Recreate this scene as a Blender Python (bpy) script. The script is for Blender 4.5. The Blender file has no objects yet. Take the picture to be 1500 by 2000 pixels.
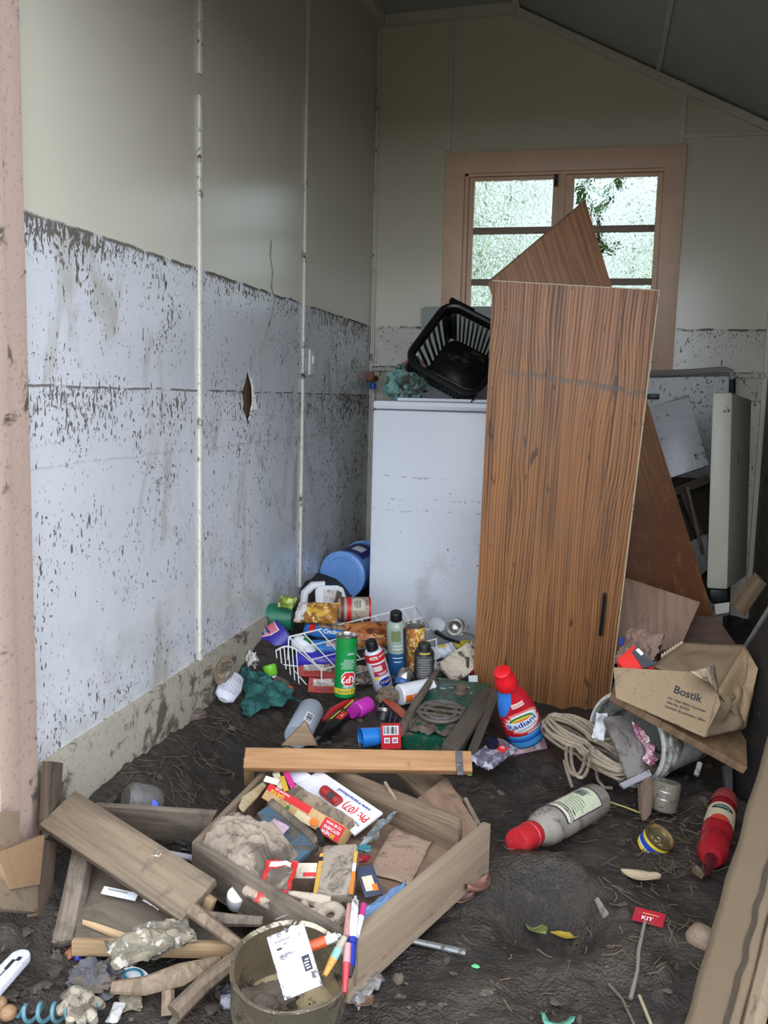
import bpy, bmesh, math, random
from mathutils import Vector, Matrix, noise
R = math.radians
random.seed(7)
scene = bpy.context.scene
COL = scene.collection

# ------------------------------------------------------------------ camera
CAM_H, FPX, CX, CY = 1.0, 1762.0, 750.0, 1000.0
_p, _y, _r = R(7.3), R(13.0), R(1.44)
FWD = Vector((-math.sin(_y) * math.cos(_p), math.cos(_y) * math.cos(_p), -math.sin(_p)))
_r0 = Vector((math.cos(_y), math.sin(_y), 0)); _u0 = _r0.cross(FWD)
RIGHT = _r0 * math.cos(_r) + _u0 * math.sin(_r)
UP = -_r0 * math.sin(_r) + _u0 * math.cos(_r)
EYE = Vector((0, 0, CAM_H))
cam_data = bpy.data.cameras.new('camera'); cam = bpy.data.objects.new('camera', cam_data); COL.objects.link(cam)
cam.matrix_world = Matrix(((RIGHT.x, UP.x, -FWD.x, 0), (RIGHT.y, UP.y, -FWD.y, 0), (RIGHT.z, UP.z, -FWD.z, CAM_H), (0, 0, 0, 1)))
cam_data.sensor_fit = 'VERTICAL'; cam_data.sensor_height = 36; cam_data.lens = FPX / 2000 * 36; cam_data.clip_start = .02
scene.camera = cam

# ------------------------------------------------------------------ sky, light, exposure
vs = scene.view_settings
vs.view_transform = 'Standard'; vs.look = 'None'; vs.gamma = 1; vs.use_curve_mapping = False; vs.exposure = 0.28
SKY = 3.0
w = bpy.data.worlds.new('overcast_sky'); scene.world = w; w.use_nodes = True
nt = w.node_tree; nt.nodes.clear()
o_ = nt.nodes.new('ShaderNodeOutputWorld'); bg = nt.nodes.new('ShaderNodeBackground'); nt.links.new(bg.outputs[0], o_.inputs[0])
tc = nt.nodes.new('ShaderNodeTexCoord'); sx = nt.nodes.new('ShaderNodeSeparateXYZ'); nt.links.new(tc.outputs['Generated'], sx.inputs[0])
mr = nt.nodes.new('ShaderNodeMapRange'); dp_ = nt.nodes.new('ShaderNodeVectorMath'); dp_.operation = 'DOT_PRODUCT'; nt.links.new(tc.outputs['Generated'], dp_.inputs[0]); dp_.inputs[1].default_value = (.62, -.74, .26)   # overcast sky, brightest towards the hidden sun on the doorway side
nt.links.new(dp_.outputs['Value'], mr.inputs[0])
mr.inputs[1].default_value = -.5; mr.inputs[2].default_value = .95; mr.inputs[3].default_value = SKY * .40; mr.inputs[4].default_value = SKY * 1.45
nt.links.new(mr.outputs[0], bg.inputs[1]); bg.inputs[0].default_value = (.82, .895, 1.0, 1)
# sampling portal filling the real doorway opening (adds no light of its own)
pl = bpy.data.lights.new('doorway_portal', 'AREA'); pl.shape = 'RECTANGLE'; pl.size = 1.85; pl.size_y = 2.3
po = bpy.data.objects.new('doorway_portal', pl); COL.objects.link(po); po.location = (-.17, 1.30, .95); po.rotation_euler = (R(90), 0, 0)
pl.cycles.is_portal = True

# ------------------------------------------------------------------ placing: points in the room
def ray(x, y): return FWD + RIGHT * ((x - CX) / FPX) - UP * ((y - CY) / FPX)
def P(x, y, z=0.0):
    r = ray(x, y); return EYE + r * ((z - CAM_H) / r.z)
def PY(x, y, Y):
    r = ray(x, y); return EYE + r * (Y / r.y)
def PX(x, y, X):
    r = ray(x, y); return EYE + r * (X / r.x)
def ss(a, b, x):
    t = min(1, max(0, (x - a) / (b - a))); return t * t * (3 - 2 * t)
def gz(x, y, cx, cy, sx_, sy_): return math.exp(-((x - cx) / sx_) ** 2 - ((y - cy) / sy_) ** 2)
def mud_z(x, y):
    z = .10 * ss(-.80, -1.05, x) + .05 * ss(-.75, -1.0, x) * ss(2.5, 2.8, y) + .08 * ss(-.7, -1.0, x) * ss(3.0, 3.3, y)
    z += .045 * gz(x, y, -.58, 2.62, .26, .15)
    z += .05 * ss(2.2, 2.9, y) * ss(.3, -.5, x)
    z += .05 * ss(.25, .6, x) * ss(2.0, 2.6, y)
    z -= .095 * gz(x, y, -.035, 1.66, .085, .055)                       # boot hole
    z += .065 * gz(x, y, -.03, 1.80, .13, .07) + .03 * gz(x, y, -.17, 1.72, .07, .09) + .025 * gz(x, y, .13, 1.62, .06, .1)
    z += .04 * gz(x, y, -.62, 2.32, .12, .08) - .03 * gz(x, y, -.70, 2.1, .15, .06)
    v = Vector((x, y, 0))
    z += .020 * noise.noise(v * 4.5) + .013 * noise.noise(v * 11 + Vector((3, 1, 0)))
    b = abs(noise.noise(v * 16 + Vector((9, 4, 2)))); z += .010 * (b - .2)
    d1 = noise.voronoi(v * 13 + noise.noise_vector(v * 9) * .35)[0][0]; z += .034 * max(0, .5 - d1) * (.3 + ss(-.2, .3, noise.noise(v * 2.6 + Vector((5, 5, 0)))))
    d2 = noise.voronoi(v * 34 + noise.noise_vector(v * 20) * .3)[0][0]; z += .010 * max(0, .5 - d2)
    z += .0035 * noise.noise(v * 45) + .002 * noise.noise(v * 95)
    return z
def G(x, y, dz=0.0):
    z = 0.0
    for _ in range(12):
        p = P(x, y, z + dz); z = .5 * z + .5 * mud_z(p.x, p.y)
    return P(x, y, mud_z(p.x, p.y) + dz)
def q1(x, y): return (400 + x / 2.6786, 1020 + y / 2.6786)
def q2(x, y): return (330 + x / 2.3077, 1440 + y / 2.3077)
def q3(x, y): return (x / 3, 1480 + y / 3)
def q4(x, y): return (900 + x / 2.5, 1100 + y / 2.5)
def q5(x, y): return (900 + x / 2.5, 1600 + y / 2.5)

# ------------------------------------------------------------------ node materials
def lin(c):
    return tuple((v / 255 / 12.92 if v / 255 <= .04045 else ((v / 255 + .055) / 1.055) ** 2.4) for v in c) + (1,)
class NT:
    def __init__(s, name):
        s.m = bpy.data.materials.new(name); s.m.use_nodes = True; s.t = s.m.node_tree
        s.b = s.t.nodes['Principled BSDF']; s.o = s.t.nodes['Material Output']; s._tc = None
    def n(s, t): return s.t.nodes.new(t)
    def set(s, sock, v):
        if hasattr(v, 'is_output') or hasattr(v, 'links') and not isinstance(v, (tuple, float, int)): s.t.links.new(v, sock)
        else: sock.default_value = v
    def tc(s, k='Object'):
        if not s._tc: s._tc = s.n('ShaderNodeTexCoord')
        return s._tc.outputs[k]
    def pos(s): return s.n('ShaderNodeNewGeometry').outputs['Position']
    def xyz(s, v):
        a = s.n('ShaderNodeSeparateXYZ'); s.set(a.inputs[0], v); return a.outputs
    def mapv(s, v, sc=(1, 1, 1), loc=(0, 0, 0), rot=(0, 0, 0)):
        a = s.n('ShaderNodeMapping'); s.set(a.inputs[0], v); a.inputs[1].default_value = loc; a.inputs[2].default_value = rot; a.inputs[3].default_value = sc; return a.outputs[0]
    def noise(s, v, scale, det=3, rough=.55, dist=0, col=False):
        a = s.n('ShaderNodeTexNoise'); s.set(a.inputs['Vector'], v); a.inputs['Scale'].default_value = scale; a.inputs['Detail'].default_value = det
        a.inputs['Roughness'].default_value = rough; a.inputs['Distortion'].default_value = dist; return a.outputs['Color' if col else 'Fac']
    def vor(s, v, scale, feat='F1', out='Distance'):
        a = s.n('ShaderNodeTexVoronoi'); a.feature = feat; s.set(a.inputs['Vector'], v); a.inputs['Scale'].default_value = scale; return a.outputs[out]
    def wave(s, v, scale, dist=2, det=2, dscale=1, axis='X'):
        a = s.n('ShaderNodeTexWave'); a.bands_direction = axis; s.set(a.inputs['Vector'], v); a.inputs['Scale'].default_value = scale
        a.inputs['Distortion'].default_value = dist; a.inputs['Detail'].default_value = det; a.inputs['Detail Scale'].default_value = dscale; return a.outputs['Fac']
    def ma(s, op, a, b=0.0, c=None):
        m = s.n('ShaderNodeMath'); m.operation = op; s.set(m.inputs[0], a); s.set(m.inputs[1], b)
        if c is not None: s.set(m.inputs[2], c)
        return m.outputs[0]
    def mul(s, *a):
        r = a[0]
        for k in a[1:]: r = s.ma('MULTIPLY', r, k)
        return r
    def ramp(s, v, lo, hi, a=0.0, b=1.0, smooth=True):
        m = s.n('ShaderNodeMapRange'); m.interpolation_type = 'SMOOTHSTEP' if smooth else 'LINEAR'
        s.set(m.inputs[0], v)
        for i, q in ((1, lo), (2, hi), (3, a), (4, b)): s.set(m.inputs[i], q)
        return m.outputs[0]
    def mix(s, f, a, b):
        m = s.n('ShaderNodeMix'); m.data_type = 'RGBA'; s.set(m.inputs[0], f); s.set(m.inputs[6], a); s.set(m.inputs[7], b); return m.outputs[2]
    def bump(s, h, strength=.5, dist=.002):
        b = s.n('ShaderNodeBump'); b.inputs['Strength'].default_value = strength; b.inputs['Distance'].default_value = dist; s.set(b.inputs['Height'], h)
        s.t.links.new(b.outputs[0], s.b.inputs['Normal'])
    def fin(s, col, rough=.6, metal=0.0, spec=.5):
        s.set(s.b.inputs['Base Color'], col); s.set(s.b.inputs['Roughness'], rough); s.set(s.b.inputs['Metallic'], metal)
        s.b.inputs['Specular IOR Level'].default_value = spec; return s.m
MUDC = lin((106, 94, 81)); MUDD = lin((66, 57, 48))
_mats = {}
def mat(col, mud=.0, rough=.45, metal=0.0, bump=0.0, var=.12, name=None, spec=.5, msc=14):
    """a plain coloured surface, with patches of dried flood mud where mud > 0"""
    k = (tuple(col), mud, rough, metal, bump, var, spec, msc)
    if k in _mats: return _mats[k]
    t = NT(name or 'surface'); v = t.tc(); c = lin(col)
    base = t.mix(t.noise(v, 9, 3), tuple(q * (1 - var) for q in c[:3]) + (1,), tuple(min(1, q * (1 + var)) for q in c[:3]) + (1,)) if var else c
    rg = rough
    if mud > 0:
        n1 = t.noise(v, msc, 6, .68, .6)
        f = t.ramp(n1, .69 - mud * .55, .78 - mud * .5)
        fine = t.ramp(t.noise(v, 120, 2), .60, .68); f = t.ma('MAXIMUM', f, t.mul(fine, .6 * min(1, mud * 2)))
        mc = t.mix(t.noise(v, 30, 4), MUDD, MUDC)
        base = t.mix(f, base, mc); rg = t.ramp(f, 0.0, 1.0, rough, .9); 
        t.bump(t.ma('ADD', t.mul(f, 1.0), t.mul(t.noise(v, 90, 3), .4)), .5, .0025)
    elif bump: t.bump(t.noise(v, 60, 4), bump, .003)
    _mats[k] = t.fin(base, rg, metal, spec); return _mats[k]
def wood(a, b, sc=1.0, mud=.0, rough=.7, plank=0, name='timber', axis='z'):
    """timber with grain running along the piece (local z unless told otherwise)"""
    k = ('w', a, b, sc, mud, rough, plank, axis)
    if k in _mats: return _mats[k]
    t = NT(name); g = {'z': (1, 1, .06), 'y': (1, .06, 1), 'x': (.06, 1, 1)}[axis]
    v = t.mapv(t.tc(), g)
    n1 = t.noise(v, 38 * sc, 5, .6, .8); n2 = t.noise(v, 140 * sc, 3, .6)
    f = t.ma('ADD', t.mul(n1, .7), t.mul(n2, .35)); f = t.ramp(f, .38, .66)
    base = t.mix(f, lin(a), lin(b)); rg = rough
    if mud > 0:
        m1 = t.noise(t.tc(), 9, 6, .7, .5); mf = t.mul(t.ramp(m1, .74 - mud * .55, .86 - mud * .5), .88)
        base = t.mix(mf, base, t.mix(t.noise(t.tc(), 40, 4), MUDD, MUDC)); rg = t.ramp(mf, 0.0, 1.0, rough, .92)
    t.bump(t.ma('ADD', n1, n2), .5, .002)
    base = t.mix(.26, base, lin((58, 50, 42))); _mats[k] = t.fin(base, rg); return _mats[k]
def glassy(col, rough=.15, ior=1.2, alpha=None, bumpf=None, name='clear_plastic', trans=1.0):
    t = NT(name)
    t.b.inputs['Transmission Weight'].default_value = trans; t.b.inputs['IOR'].default_value = ior
    if bumpf: bumpf(t)
    return t.fin(lin(col), rough)

# ------------------------------------------------------------------ mesh builder
I4 = Matrix.Identity(4)
def T(x=0, y=0, z=0): return Matrix.Translation((x, y, z))
def Rx(a): return Matrix.Rotation(R(a), 4, 'X')
def Ry(a): return Matrix.Rotation(R(a), 4, 'Y')
def Rz(a): return Matrix.Rotation(R(a), 4, 'Z')
def frame(A, B, toward=None):
    """origin A, z along A->B, x as near as possible towards the given direction (default: the doorway side)"""
    A, B = Vector(A), Vector(B); z = (B - A).normalized()
    t = Vector(toward) if toward is not None else (EYE - (A + B) / 2)
    x = (t - z * t.dot(z)).normalized(); y = z.cross(x)
    return Matrix(((x.x, y.x, z.x, A.x), (x.y, y.y, z.y, A.y), (x.z, y.z, z.z, A.z), (0, 0, 0, 1)))
class MB:
    def __init__(s): s.v, s.f, s.mi, s.grain = [], [], [], None
    def add(s, vs, fs, M=None, mi=0):
        o = len(s.v)
        for p in vs:
            p = Vector(p); s.v.append(M @ p if M is not None else p)
        for i, f in enumerate(fs):
            s.f.append([o + k for k in f]); s.mi.append(mi[i] if isinstance(mi, list) else mi)
        return s
    def box(s, sx, sy, sz, c=(0, 0, 0), M=None, mi=0):
        x, y, z = sx / 2, sy / 2, sz / 2
        vs = [(c[0] + a * x, c[1] + b * y, c[2] + d * z) for a in (-1, 1) for b in (-1, 1) for d in (-1, 1)]
        return s.add(vs, [(0, 1, 3, 2), (4, 6, 7, 5), (0, 4, 5, 1), (2, 3, 7, 6), (0, 2, 6, 4), (1, 5, 7, 3)], M, mi)
    def span(s, lo, hi, M=None, mi=0):
        return s.box(hi[0] - lo[0], hi[1] - lo[1], hi[2] - lo[2], [(a + b) / 2 for a, b in zip(lo, hi)], M, mi)
    def lathe(s, prof, n=32, M=None, fx=1.0, fy=1.0, close=True):
        """prof: (radius, z[, material of the band below])"""
        vs, fs, ms = [], [], []
        for p in prof:
            for k in range(n):
                a = 2 * math.pi * k / n; vs.append((p[0] * fx * math.cos(a), p[0] * fy * math.sin(a), p[1]))
        for i in range(len(prof) - 1):
            for k in range(n):
                k2 = (k + 1) % n; fs.append((i * n + k, i * n + k2, (i + 1) * n + k2, (i + 1) * n + k)); ms.append(prof[i + 1][2] if len(prof[i + 1]) > 2 else 0)
        if close:
            if prof[0][0] > 1e-5: fs.append(tuple(reversed(range(n)))); ms.append(prof[0][2] if len(prof[0]) > 2 else 0)
            if prof[-1][0] > 1e-5: fs.append(tuple((len(prof) - 1) * n + k for k in range(n))); ms.append(prof[-1][2] if len(prof[-1]) > 2 else 0)
        return s.add(vs, fs, M, ms)
    def tube(s, pts, r, n=8, closed=False, M=None, mi=0, flat=1.0):
        pts = [Vector(p) for p in pts]; N = len(pts); vs, fs = [], []
        rr = r if isinstance(r, (list, tuple)) else [r] * N
        pu = None
        for i, p in enumerate(pts):
            a = pts[(i - 1) % N] if (closed or i > 0) else p; b = pts[(i + 1) % N] if (closed or i < N - 1) else p
            d = (b - a).normalized() if (b - a).length > 1e-9 else Vector((0, 0, 1))
            if pu is None: pu = d.orthogonal().normalized()
            u = (pu - d * pu.dot(d)); u = u.normalized() if u.length > 1e-6 else d.orthogonal().normalized(); pu = u; v = d.cross(u)
            for k in range(n):
                t = 2 * math.pi * k / n; vs.append(p + u * math.cos(t) * rr[i] + v * math.sin(t) * rr[i] * flat)
        for i in range(N if closed else N - 1):
            j = (i + 1) % N
            for k in range(n):
                k2 = (k + 1) % n; fs.append((i * n + k, i * n + k2, j * n + k2, j * n + k))
        if not closed: fs += [tuple(reversed(range(n))), tuple((N - 1) * n + k for k in range(n))]
        return s.add(vs, fs, M, mi)
    def prism(s, poly, t, M=None, mi=0):
        """poly in local (y, z), thickness t along x (centred)"""
        n = len(poly); vs = [(-t / 2, p[0], p[1]) for p in poly] + [(t / 2, p[0], p[1]) for p in poly]
        return s.add(vs, [tuple(reversed(range(n))), tuple(range(n, 2 * n))] + [(k, (k + 1) % n, n + (k + 1) % n, n + k) for k in range(n)], M, mi)
    def slab(s, corners, t, away=None, M=None, mi=0):
        """polygon through the given points, thickness t away from the viewer's side"""
        c = [Vector(p) for p in corners]; n = len(c)
        nr = (c[1] - c[0]).cross(c[2] - c[0]).normalized()
        ref = Vector(away) if away is not None else sum(c, Vector()) / n - EYE
        if nr.dot(ref) < 0: nr = -nr
        vs = c + [p + nr * t for p in c]
        if n <= 6:
            g_ = max(((c[(k + 1) % n] - c[k]) for k in range(n)), key=lambda e: e.length); s.grain = (c[0].copy(), g_.normalized())
        return s.add(vs, [tuple(range(n)), tuple(reversed(range(n, 2 * n)))] + [(k, n + k, n + (k + 1) % n, (k + 1) % n) for k in range(n)], M, mi)
    def grid(s, nx, ny, fn, M=None, mi=0):
        vs = [fn(i / nx, j / ny) for j in range(ny + 1) for i in range(nx + 1)]
        return s.add(vs, [(j * (nx + 1) + i, j * (nx + 1) + i + 1, (j + 1) * (nx + 1) + i + 1, (j + 1) * (nx + 1) + i) for j in range(ny) for i in range(nx)], M, mi)
    def pillow(s, ly, lz, h, crump=.0, seed=0, n=22, M=None, pw=3):
        """soft packet lying in local y, z; x is its height"""
        for sg in (1, -1):
            def fn(u, v, sg=sg):
                a, b = 2 * u - 1, 2 * v - 1
                e = (1 - abs(a) ** pw) * (1 - abs(b) ** pw)
                p = Vector((sg * h / 2 * e ** .6, a * ly / 2, b * lz / 2))
                if crump:
                    q = Vector((a * ly, b * lz, sg * .1 + seed * 1.7)) * 26; k = noise.noise_vector(q) + .6 * noise.noise_vector(q * 2.3)
                    p += Vector((k.x, k.y * .5, k.z * .5)) * crump
                return p
            s.grid(n, n, fn, M)
        return s
    def blob(s, rx, ry, rz, amp=.2, f=8, seed=0, n=20, M=None):
        vs, fs = [], []
        for i in range(n + 1):
            th = math.pi * i / n
            for k in range(2 * n):
                ph = math.pi * k / n; d = Vector((math.sin(th) * math.cos(ph), math.sin(th) * math.sin(ph), math.cos(th)))
                q = 1 + amp * (noise.noise(d * f * .25 + Vector((seed, 0, 0))) + .5 * noise.noise(d * f * .6 + Vector((0, seed, 0))))
                vs.append((d.x * rx * q, d.y * ry * q, d.z * rz * q))
        for i in range(n):
            for k in range(2 * n): fs.append((i * 2 * n + k, i * 2 * n + (k + 1) % (2 * n), (i + 1) * 2 * n + (k + 1) % (2 * n), (i + 1) * 2 * n + k))
        return s.add(vs, fs, M)
    def crumple(s, amp, f=20, seed=0):
        for p in s.v:
            k = noise.noise_vector(p * f + Vector((seed, seed * .7, 0))) + .5 * noise.noise_vector(p * f * 2.3 + Vector((0, seed, 0))); p += k * amp
        return s
    def rough_edges(s, *a): return s
    def build(s, name, mats, parent=None, M=None, bev=0, ang=38, solid=0, sub=0, weld=0):
        if s.grain:      # own axes along the piece, so that its grain runs lengthways
            F = frame(s.grain[0], s.grain[0] + s.grain[1], (.13, -.31, 1)); Fi = F.inverted(); s.v = [Fi @ p for p in s.v]; M = F if M is None else M @ F
        me = bpy.data.meshes.new(name); me.from_pydata([tuple(p) for p in s.v], [], s.f)
        ms = mats if isinstance(mats, (list, tuple)) else [mats]
        for m in ms: me.materials.append(m)
        for p, k in zip(me.polygons, s.mi): p.material_index = min(k, len(ms) - 1)
        bm = bmesh.new(); bm.from_mesh(me)
        if weld: bmesh.ops.remove_doubles(bm, verts=bm.verts, dist=weld)
        bmesh.ops.recalc_face_normals(bm, faces=bm.faces)
        if bev:
            es = [e for e in bm.edges if len(e.link_faces) == 2 and e.calc_face_angle(0) > R(35)]
            bmesh.ops.bevel(bm, geom=es, offset=bev, segments=2, profile=.6, affect='EDGES', clamp_overlap=True)
        bm.to_mesh(me); bm.free()
        me.shade_smooth()
        try: me.set_sharp_from_angle(angle=R(ang))
        except Exception: pass
        o = bpy.data.objects.new(name, me); COL.objects.link(o)
        if solid:
            m = o.modifiers.new('thickness', 'SOLIDIFY'); m.thickness = solid; m.offset = 0
        if sub:
            m = o.modifiers.new('smooth', 'SUBSURF'); m.levels = sub; m.render_levels = sub
        if parent is not None: o.parent = parent
        if M is not None:
            if parent is None: o.matrix_world = M
            else: o.matrix_local = M
        return o
# ------------------------------------------------------------------ things
def tag(o, label, cat, group=None, kind=None):
    if kind: o['kind'] = kind
    if kind != 'structure':
        o['label'] = label; o['category'] = cat
    if group: o['group'] = group
    return o
def thing(name, label, cat, M=None, group=None):
    o = bpy.data.objects.new(name, None); o.empty_display_size = .03; COL.objects.link(o)
    if M is not None: o.matrix_world = M
    return tag(o, label, cat, group)
def struct(name, mb, m, parent=None, **k):
    o = mb.build(name, m, parent, **k)
    if parent is None: o['kind'] = 'structure'
    return o
def solo(name, label, cat, mb, m, M=None, group=None, kind=None, **k):
    return tag(mb.build(name, m, None, M, **k), label, cat, group, kind)
_txt = {}
def text_geo(st, size, bold=0.0):
    k = (st, size, bold)
    if k not in _txt:
        cu = bpy.data.curves.new('lettering', 'FONT'); cu.body = st; cu.size = size; cu.align_x = 'CENTER'; cu.align_y = 'CENTER'; cu.offset = bold; cu.resolution_u = 3
        ob = bpy.data.objects.new('lettering', cu); COL.objects.link(ob)
        me = ob.evaluated_get(bpy.context.evaluated_depsgraph_get()).to_mesh()
        bm = bmesh.new(); bm.from_mesh(me); bmesh.ops.triangulate(bm, faces=bm.faces)
        for _ in range(2):
            es = [e for e in bm.edges if e.calc_length() > .006]
            if es: bmesh.ops.subdivide_edges(bm, edges=es, cuts=1); bmesh.ops.triangulate(bm, faces=bm.faces)
        bm.verts.index_update()
        _txt[k] = ([(v.co.x, v.co.y) for v in bm.verts], [[v.index for v in f.verts] for f in bm.faces]); bm.free()
        ob.to_mesh_clear() if hasattr(ob, 'to_mesh_clear') else None
        bpy.data.objects.remove(ob)
    return _txt[k]
def fill(poly, fine):
    bm = bmesh.new(); bm.faces.new([bm.verts.new((x, y, 0)) for x, y in poly]); bmesh.ops.triangulate(bm, faces=bm.faces)
    for _ in range(5 if fine else 0):
        es = [e for e in bm.edges if e.calc_length() > .007]
        if not es: break
        bmesh.ops.subdivide_edges(bm, edges=es, cuts=1); bmesh.ops.triangulate(bm, faces=bm.faces)
    bm.verts.index_update(); r = ([(v.co.x, v.co.y) for v in bm.verts], [[v.index for v in f.verts] for f in bm.faces]); bm.free(); return r
def decorate(parent, decs, fmap, wrap=True):
    """printing on a surface: ('r', u0, v0, u1, v1, mat), ('d', u, v, ru, rv, mat), ('t', text, size, u, v, rotation, mat), ('p', [(u, v)...], mat)"""
    by = {}
    for lvl, d in enumerate(decs):
        e = .0004 + .00025 * lvl; mb, key = None, None
        if d[0] == 't':
            _, st, size, u, v, rot, m = d[:7]; vs, fs = text_geo(st, size, size * .018)
            ca, sa = math.cos(R(rot)), math.sin(R(rot)); vs = [(u + x * ca - y * sa, v + x * sa + y * ca) for x, y in vs]; key = ('lettering', m.name)
        elif d[0] == 'r':
            _, u0, v0, u1, v1, m = d[:6]; n = max(6, int(abs(u1 - u0) / .004)) if wrap else 1; nv = 6 if wrap else 1
            vs = [(u0 + (u1 - u0) * i / n, v0 + (v1 - v0) * j / nv) for j in range(nv + 1) for i in range(n + 1)]
            fs = [[j * (n + 1) + i, j * (n + 1) + i + 1, (j + 1) * (n + 1) + i + 1, (j + 1) * (n + 1) + i] for j in range(nv) for i in range(n)]; key = ('label', m.name + (str(lvl) if abs((u1 - u0) * (v1 - v0)) > 9e-5 else ''))
        elif d[0] == 'd':
            _, u, v, ru, rv, m = d[:6]; n = 28
            vs, fs = fill([(u + ru * math.cos(2 * math.pi * k / n), v + rv * math.sin(2 * math.pi * k / n)) for k in range(n)], wrap); key = ('label', m.name)
        elif d[0] == 'p':
            _, poly, m = d[:3]; vs, fs = fill(poly, wrap); key = ('label', m.name)
        if key not in by: by[key] = (MB(), m)
        by[key][0].add([fmap(x, y, e) for x, y in vs], fs)
    for (nm, _), (mb, m) in by.items(): mb.build(nm, m, parent)
def cylmap(prof, fx=1.0, fy=1.0, a0=0.0):
    def rad(z):
        for (r0, z0, *_), (r1, z1, *_) in zip(prof, prof[1:]):
            if z0 <= z <= z1 and z1 > z0: return r0 + (r1 - r0) * (z - z0) / (z1 - z0)
        return max(p[0] for p in prof)
    rm = max(p[0] for p in prof)
    def f(u, v, e):
        a = u / (rm * (fx + fy) / 2) + a0; r = rad(v); return Vector(((r * fx + e) * math.cos(a), (r * fy + e) * math.sin(a), v))
    return f
def flatmap(x=0.0): return lambda u, v, e: Vector((x + e, u, v))
def bars(u0, v0, u1, v1, m, n=14, seed=1, vert=True):
    rr = random.Random(seed); out, x = [], 0.0
    ws = [rr.choice((1, 1, 2, 3)) for _ in range(2 * n)]; tot = sum(ws)
    for i, k in enumerate(ws):
        a, b = x / tot, (x + k) / tot; x += k
        if i % 2 == 0: out.append(('r', u0 + (u1 - u0) * a, v0, u0 + (u1 - u0) * b, v1, m) if vert else ('r', u0, v0 + (v1 - v0) * a, u1, v0 + (v1 - v0) * b, m))
    return out
def lines(u0, u1, vs, h, m, rag=.25, seed=0):
    """rows of print too small to read, as thin strips"""
    rr = random.Random(seed); return [('r', u0 + (u1 - u0) * rag * rr.random(), v - h / 2, u1 - (u1 - u0) * rag * rr.random(), v + h / 2, m) for v in vs]
# ------------------------------------------------------------------ room materials
XL, XR, YB, ZF = -1.06, .715, 4.238, 1.328          # left wall, right wall, back wall, flood line
def wall_mat(name, ax, dens=1.0, upper=(212, 205, 186), lower=(218, 220, 224), line2=1.005, darkfront=True):
    t = NT(name); p = t.pos(); c = t.xyz(p); h, z = c[ax], c[2]
    cv = t.n('ShaderNodeCombineXYZ'); t.set(cv.inputs[0], h); t.set(cv.inputs[1], z); v = cv.outputs[0]
    wob = t.ma('ADD', z, t.mul(t.ma('SUBTRACT', t.noise(v, 6, 3), .5), .018))
    below = t.ramp(wob, ZF - .004, ZF + .003, 1.0, 0.0)
    col = t.mix(below, t.mix(t.noise(v, 2.2, 4), lin(upper), lin(tuple(q * .95 for q in upper))), t.mix(t.noise(v, 3.5, 5, .6), lin(lower), lin(tuple(q * .93 for q in lower))))
    def band(z0, wd, pw=1.0):      # 1 just under z0, fading over wd
        return t.mul(t.ramp(wob, z0 - wd, z0, 0.0, pw), t.ramp(wob, z0 - .002, z0 + .003, 1.0, 0.0))
    d = t.ma('ADD', band(ZF, .10, .6), band(line2, .22, .55))
    clump = t.noise(v, 5.5, 3, .6); clump2 = t.noise(v, 16, 2, .5)
    d = t.ma('ADD', d, t.ma('ADD', t.mul(t.ma('SUBTRACT', clump, .5), 2.2), t.mul(t.ma('SUBTRACT', clump2, .5), 1.0)))
    if darkfront: d = t.ma('ADD', d, t.mul(t.ramp(h, 2.0, 1.5), band(ZF, .16, .75)))
    d = t.mul(t.ma('ADD', t.mul(d, .8), t.ma('ADD', .10, t.mul(t.ramp(h, 2.8, 4.0), .35))), dens)
    spk = None
    for sc, rot, k in (((105, 42, 1), 0, .0), ((80, 34, 1), .5, .35), ((120, 46, 1), -.4, .7), ((60, 60, 1), 0.9, .9), ((70, 20, 1), .65, 1.3), ((75, 22, 1), -.75, 1.7), ((130, 60, 1), .1, 2.1)):
        n = t.noise(t.mapv(v, sc, (k * 17, k * 9, 0), (0, 0, rot)), 1.0, 2, .55)
        s1 = t.ramp(t.ma('ADD', n, t.mul(d, .13)), .695, .735)
        spk = s1 if spk is None else t.ma('MAXIMUM', spk, s1)
    smear = t.mul(t.ramp(t.noise(t.mapv(v, (1, .6, 1), (3, 7, 0)), 8.5, 6, .7, .8), .68, .72), .85); spk = t.mul(t.ma('MAXIMUM', spk, smear), below)
    fine = t.mul(t.ramp(t.ma('ADD', t.noise(v, 260, 2), t.mul(d, .06)), .69, .73), below)
    spk = t.ma('MAXIMUM', spk, t.mul(fine, .55))
    brk = t.ramp(t.noise(v, 13, 3), .40, .52)
    for z0, wd, st in ((ZF, .012, .95), (line2, .006, .95), (line2 - .16, .006, .18)):
        ln = t.mul(t.ramp(wob, z0 - wd, z0 - wd * .3), t.ramp(wob, z0, z0 + .003, 1.0, 0.0), brk, st); spk = t.ma('MAXIMUM', spk, ln)
    stain = t.mul(t.ramp(t.noise(t.mapv(v, (1, .5, 1)), 4, 5, .6, 1.0), .56, .70), below, .5)
    col = t.mix(stain, col, lin((150, 138, 116)))
    foot = t.mul(t.ramp(wob, .62, .25), t.ramp(t.noise(v, 7, 4), .35, .75), .5)
    col = t.mix(foot, col, lin((150, 142, 128)))
    upspk = t.mul(t.ramp(t.noise(v, 48, 2), .77, .80), .7)
    spk = t.ma('MAXIMUM', spk, upspk)
    col = t.mix(t.mul(spk, .93), col, t.mix(t.noise(v, 40, 2), lin((62, 54, 46)), lin((98, 88, 74))))
    t.bump(t.ma('ADD', t.mul(spk, .8), t.mul(t.noise(v, 160, 2), .12)), .35, .002)
    return t.fin(col, t.ramp(spk, 0.0, 1.0, .21, .85), 0.0, .7)
M_WL = wall_mat('mud_specked_wall_paint', 1)
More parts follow.
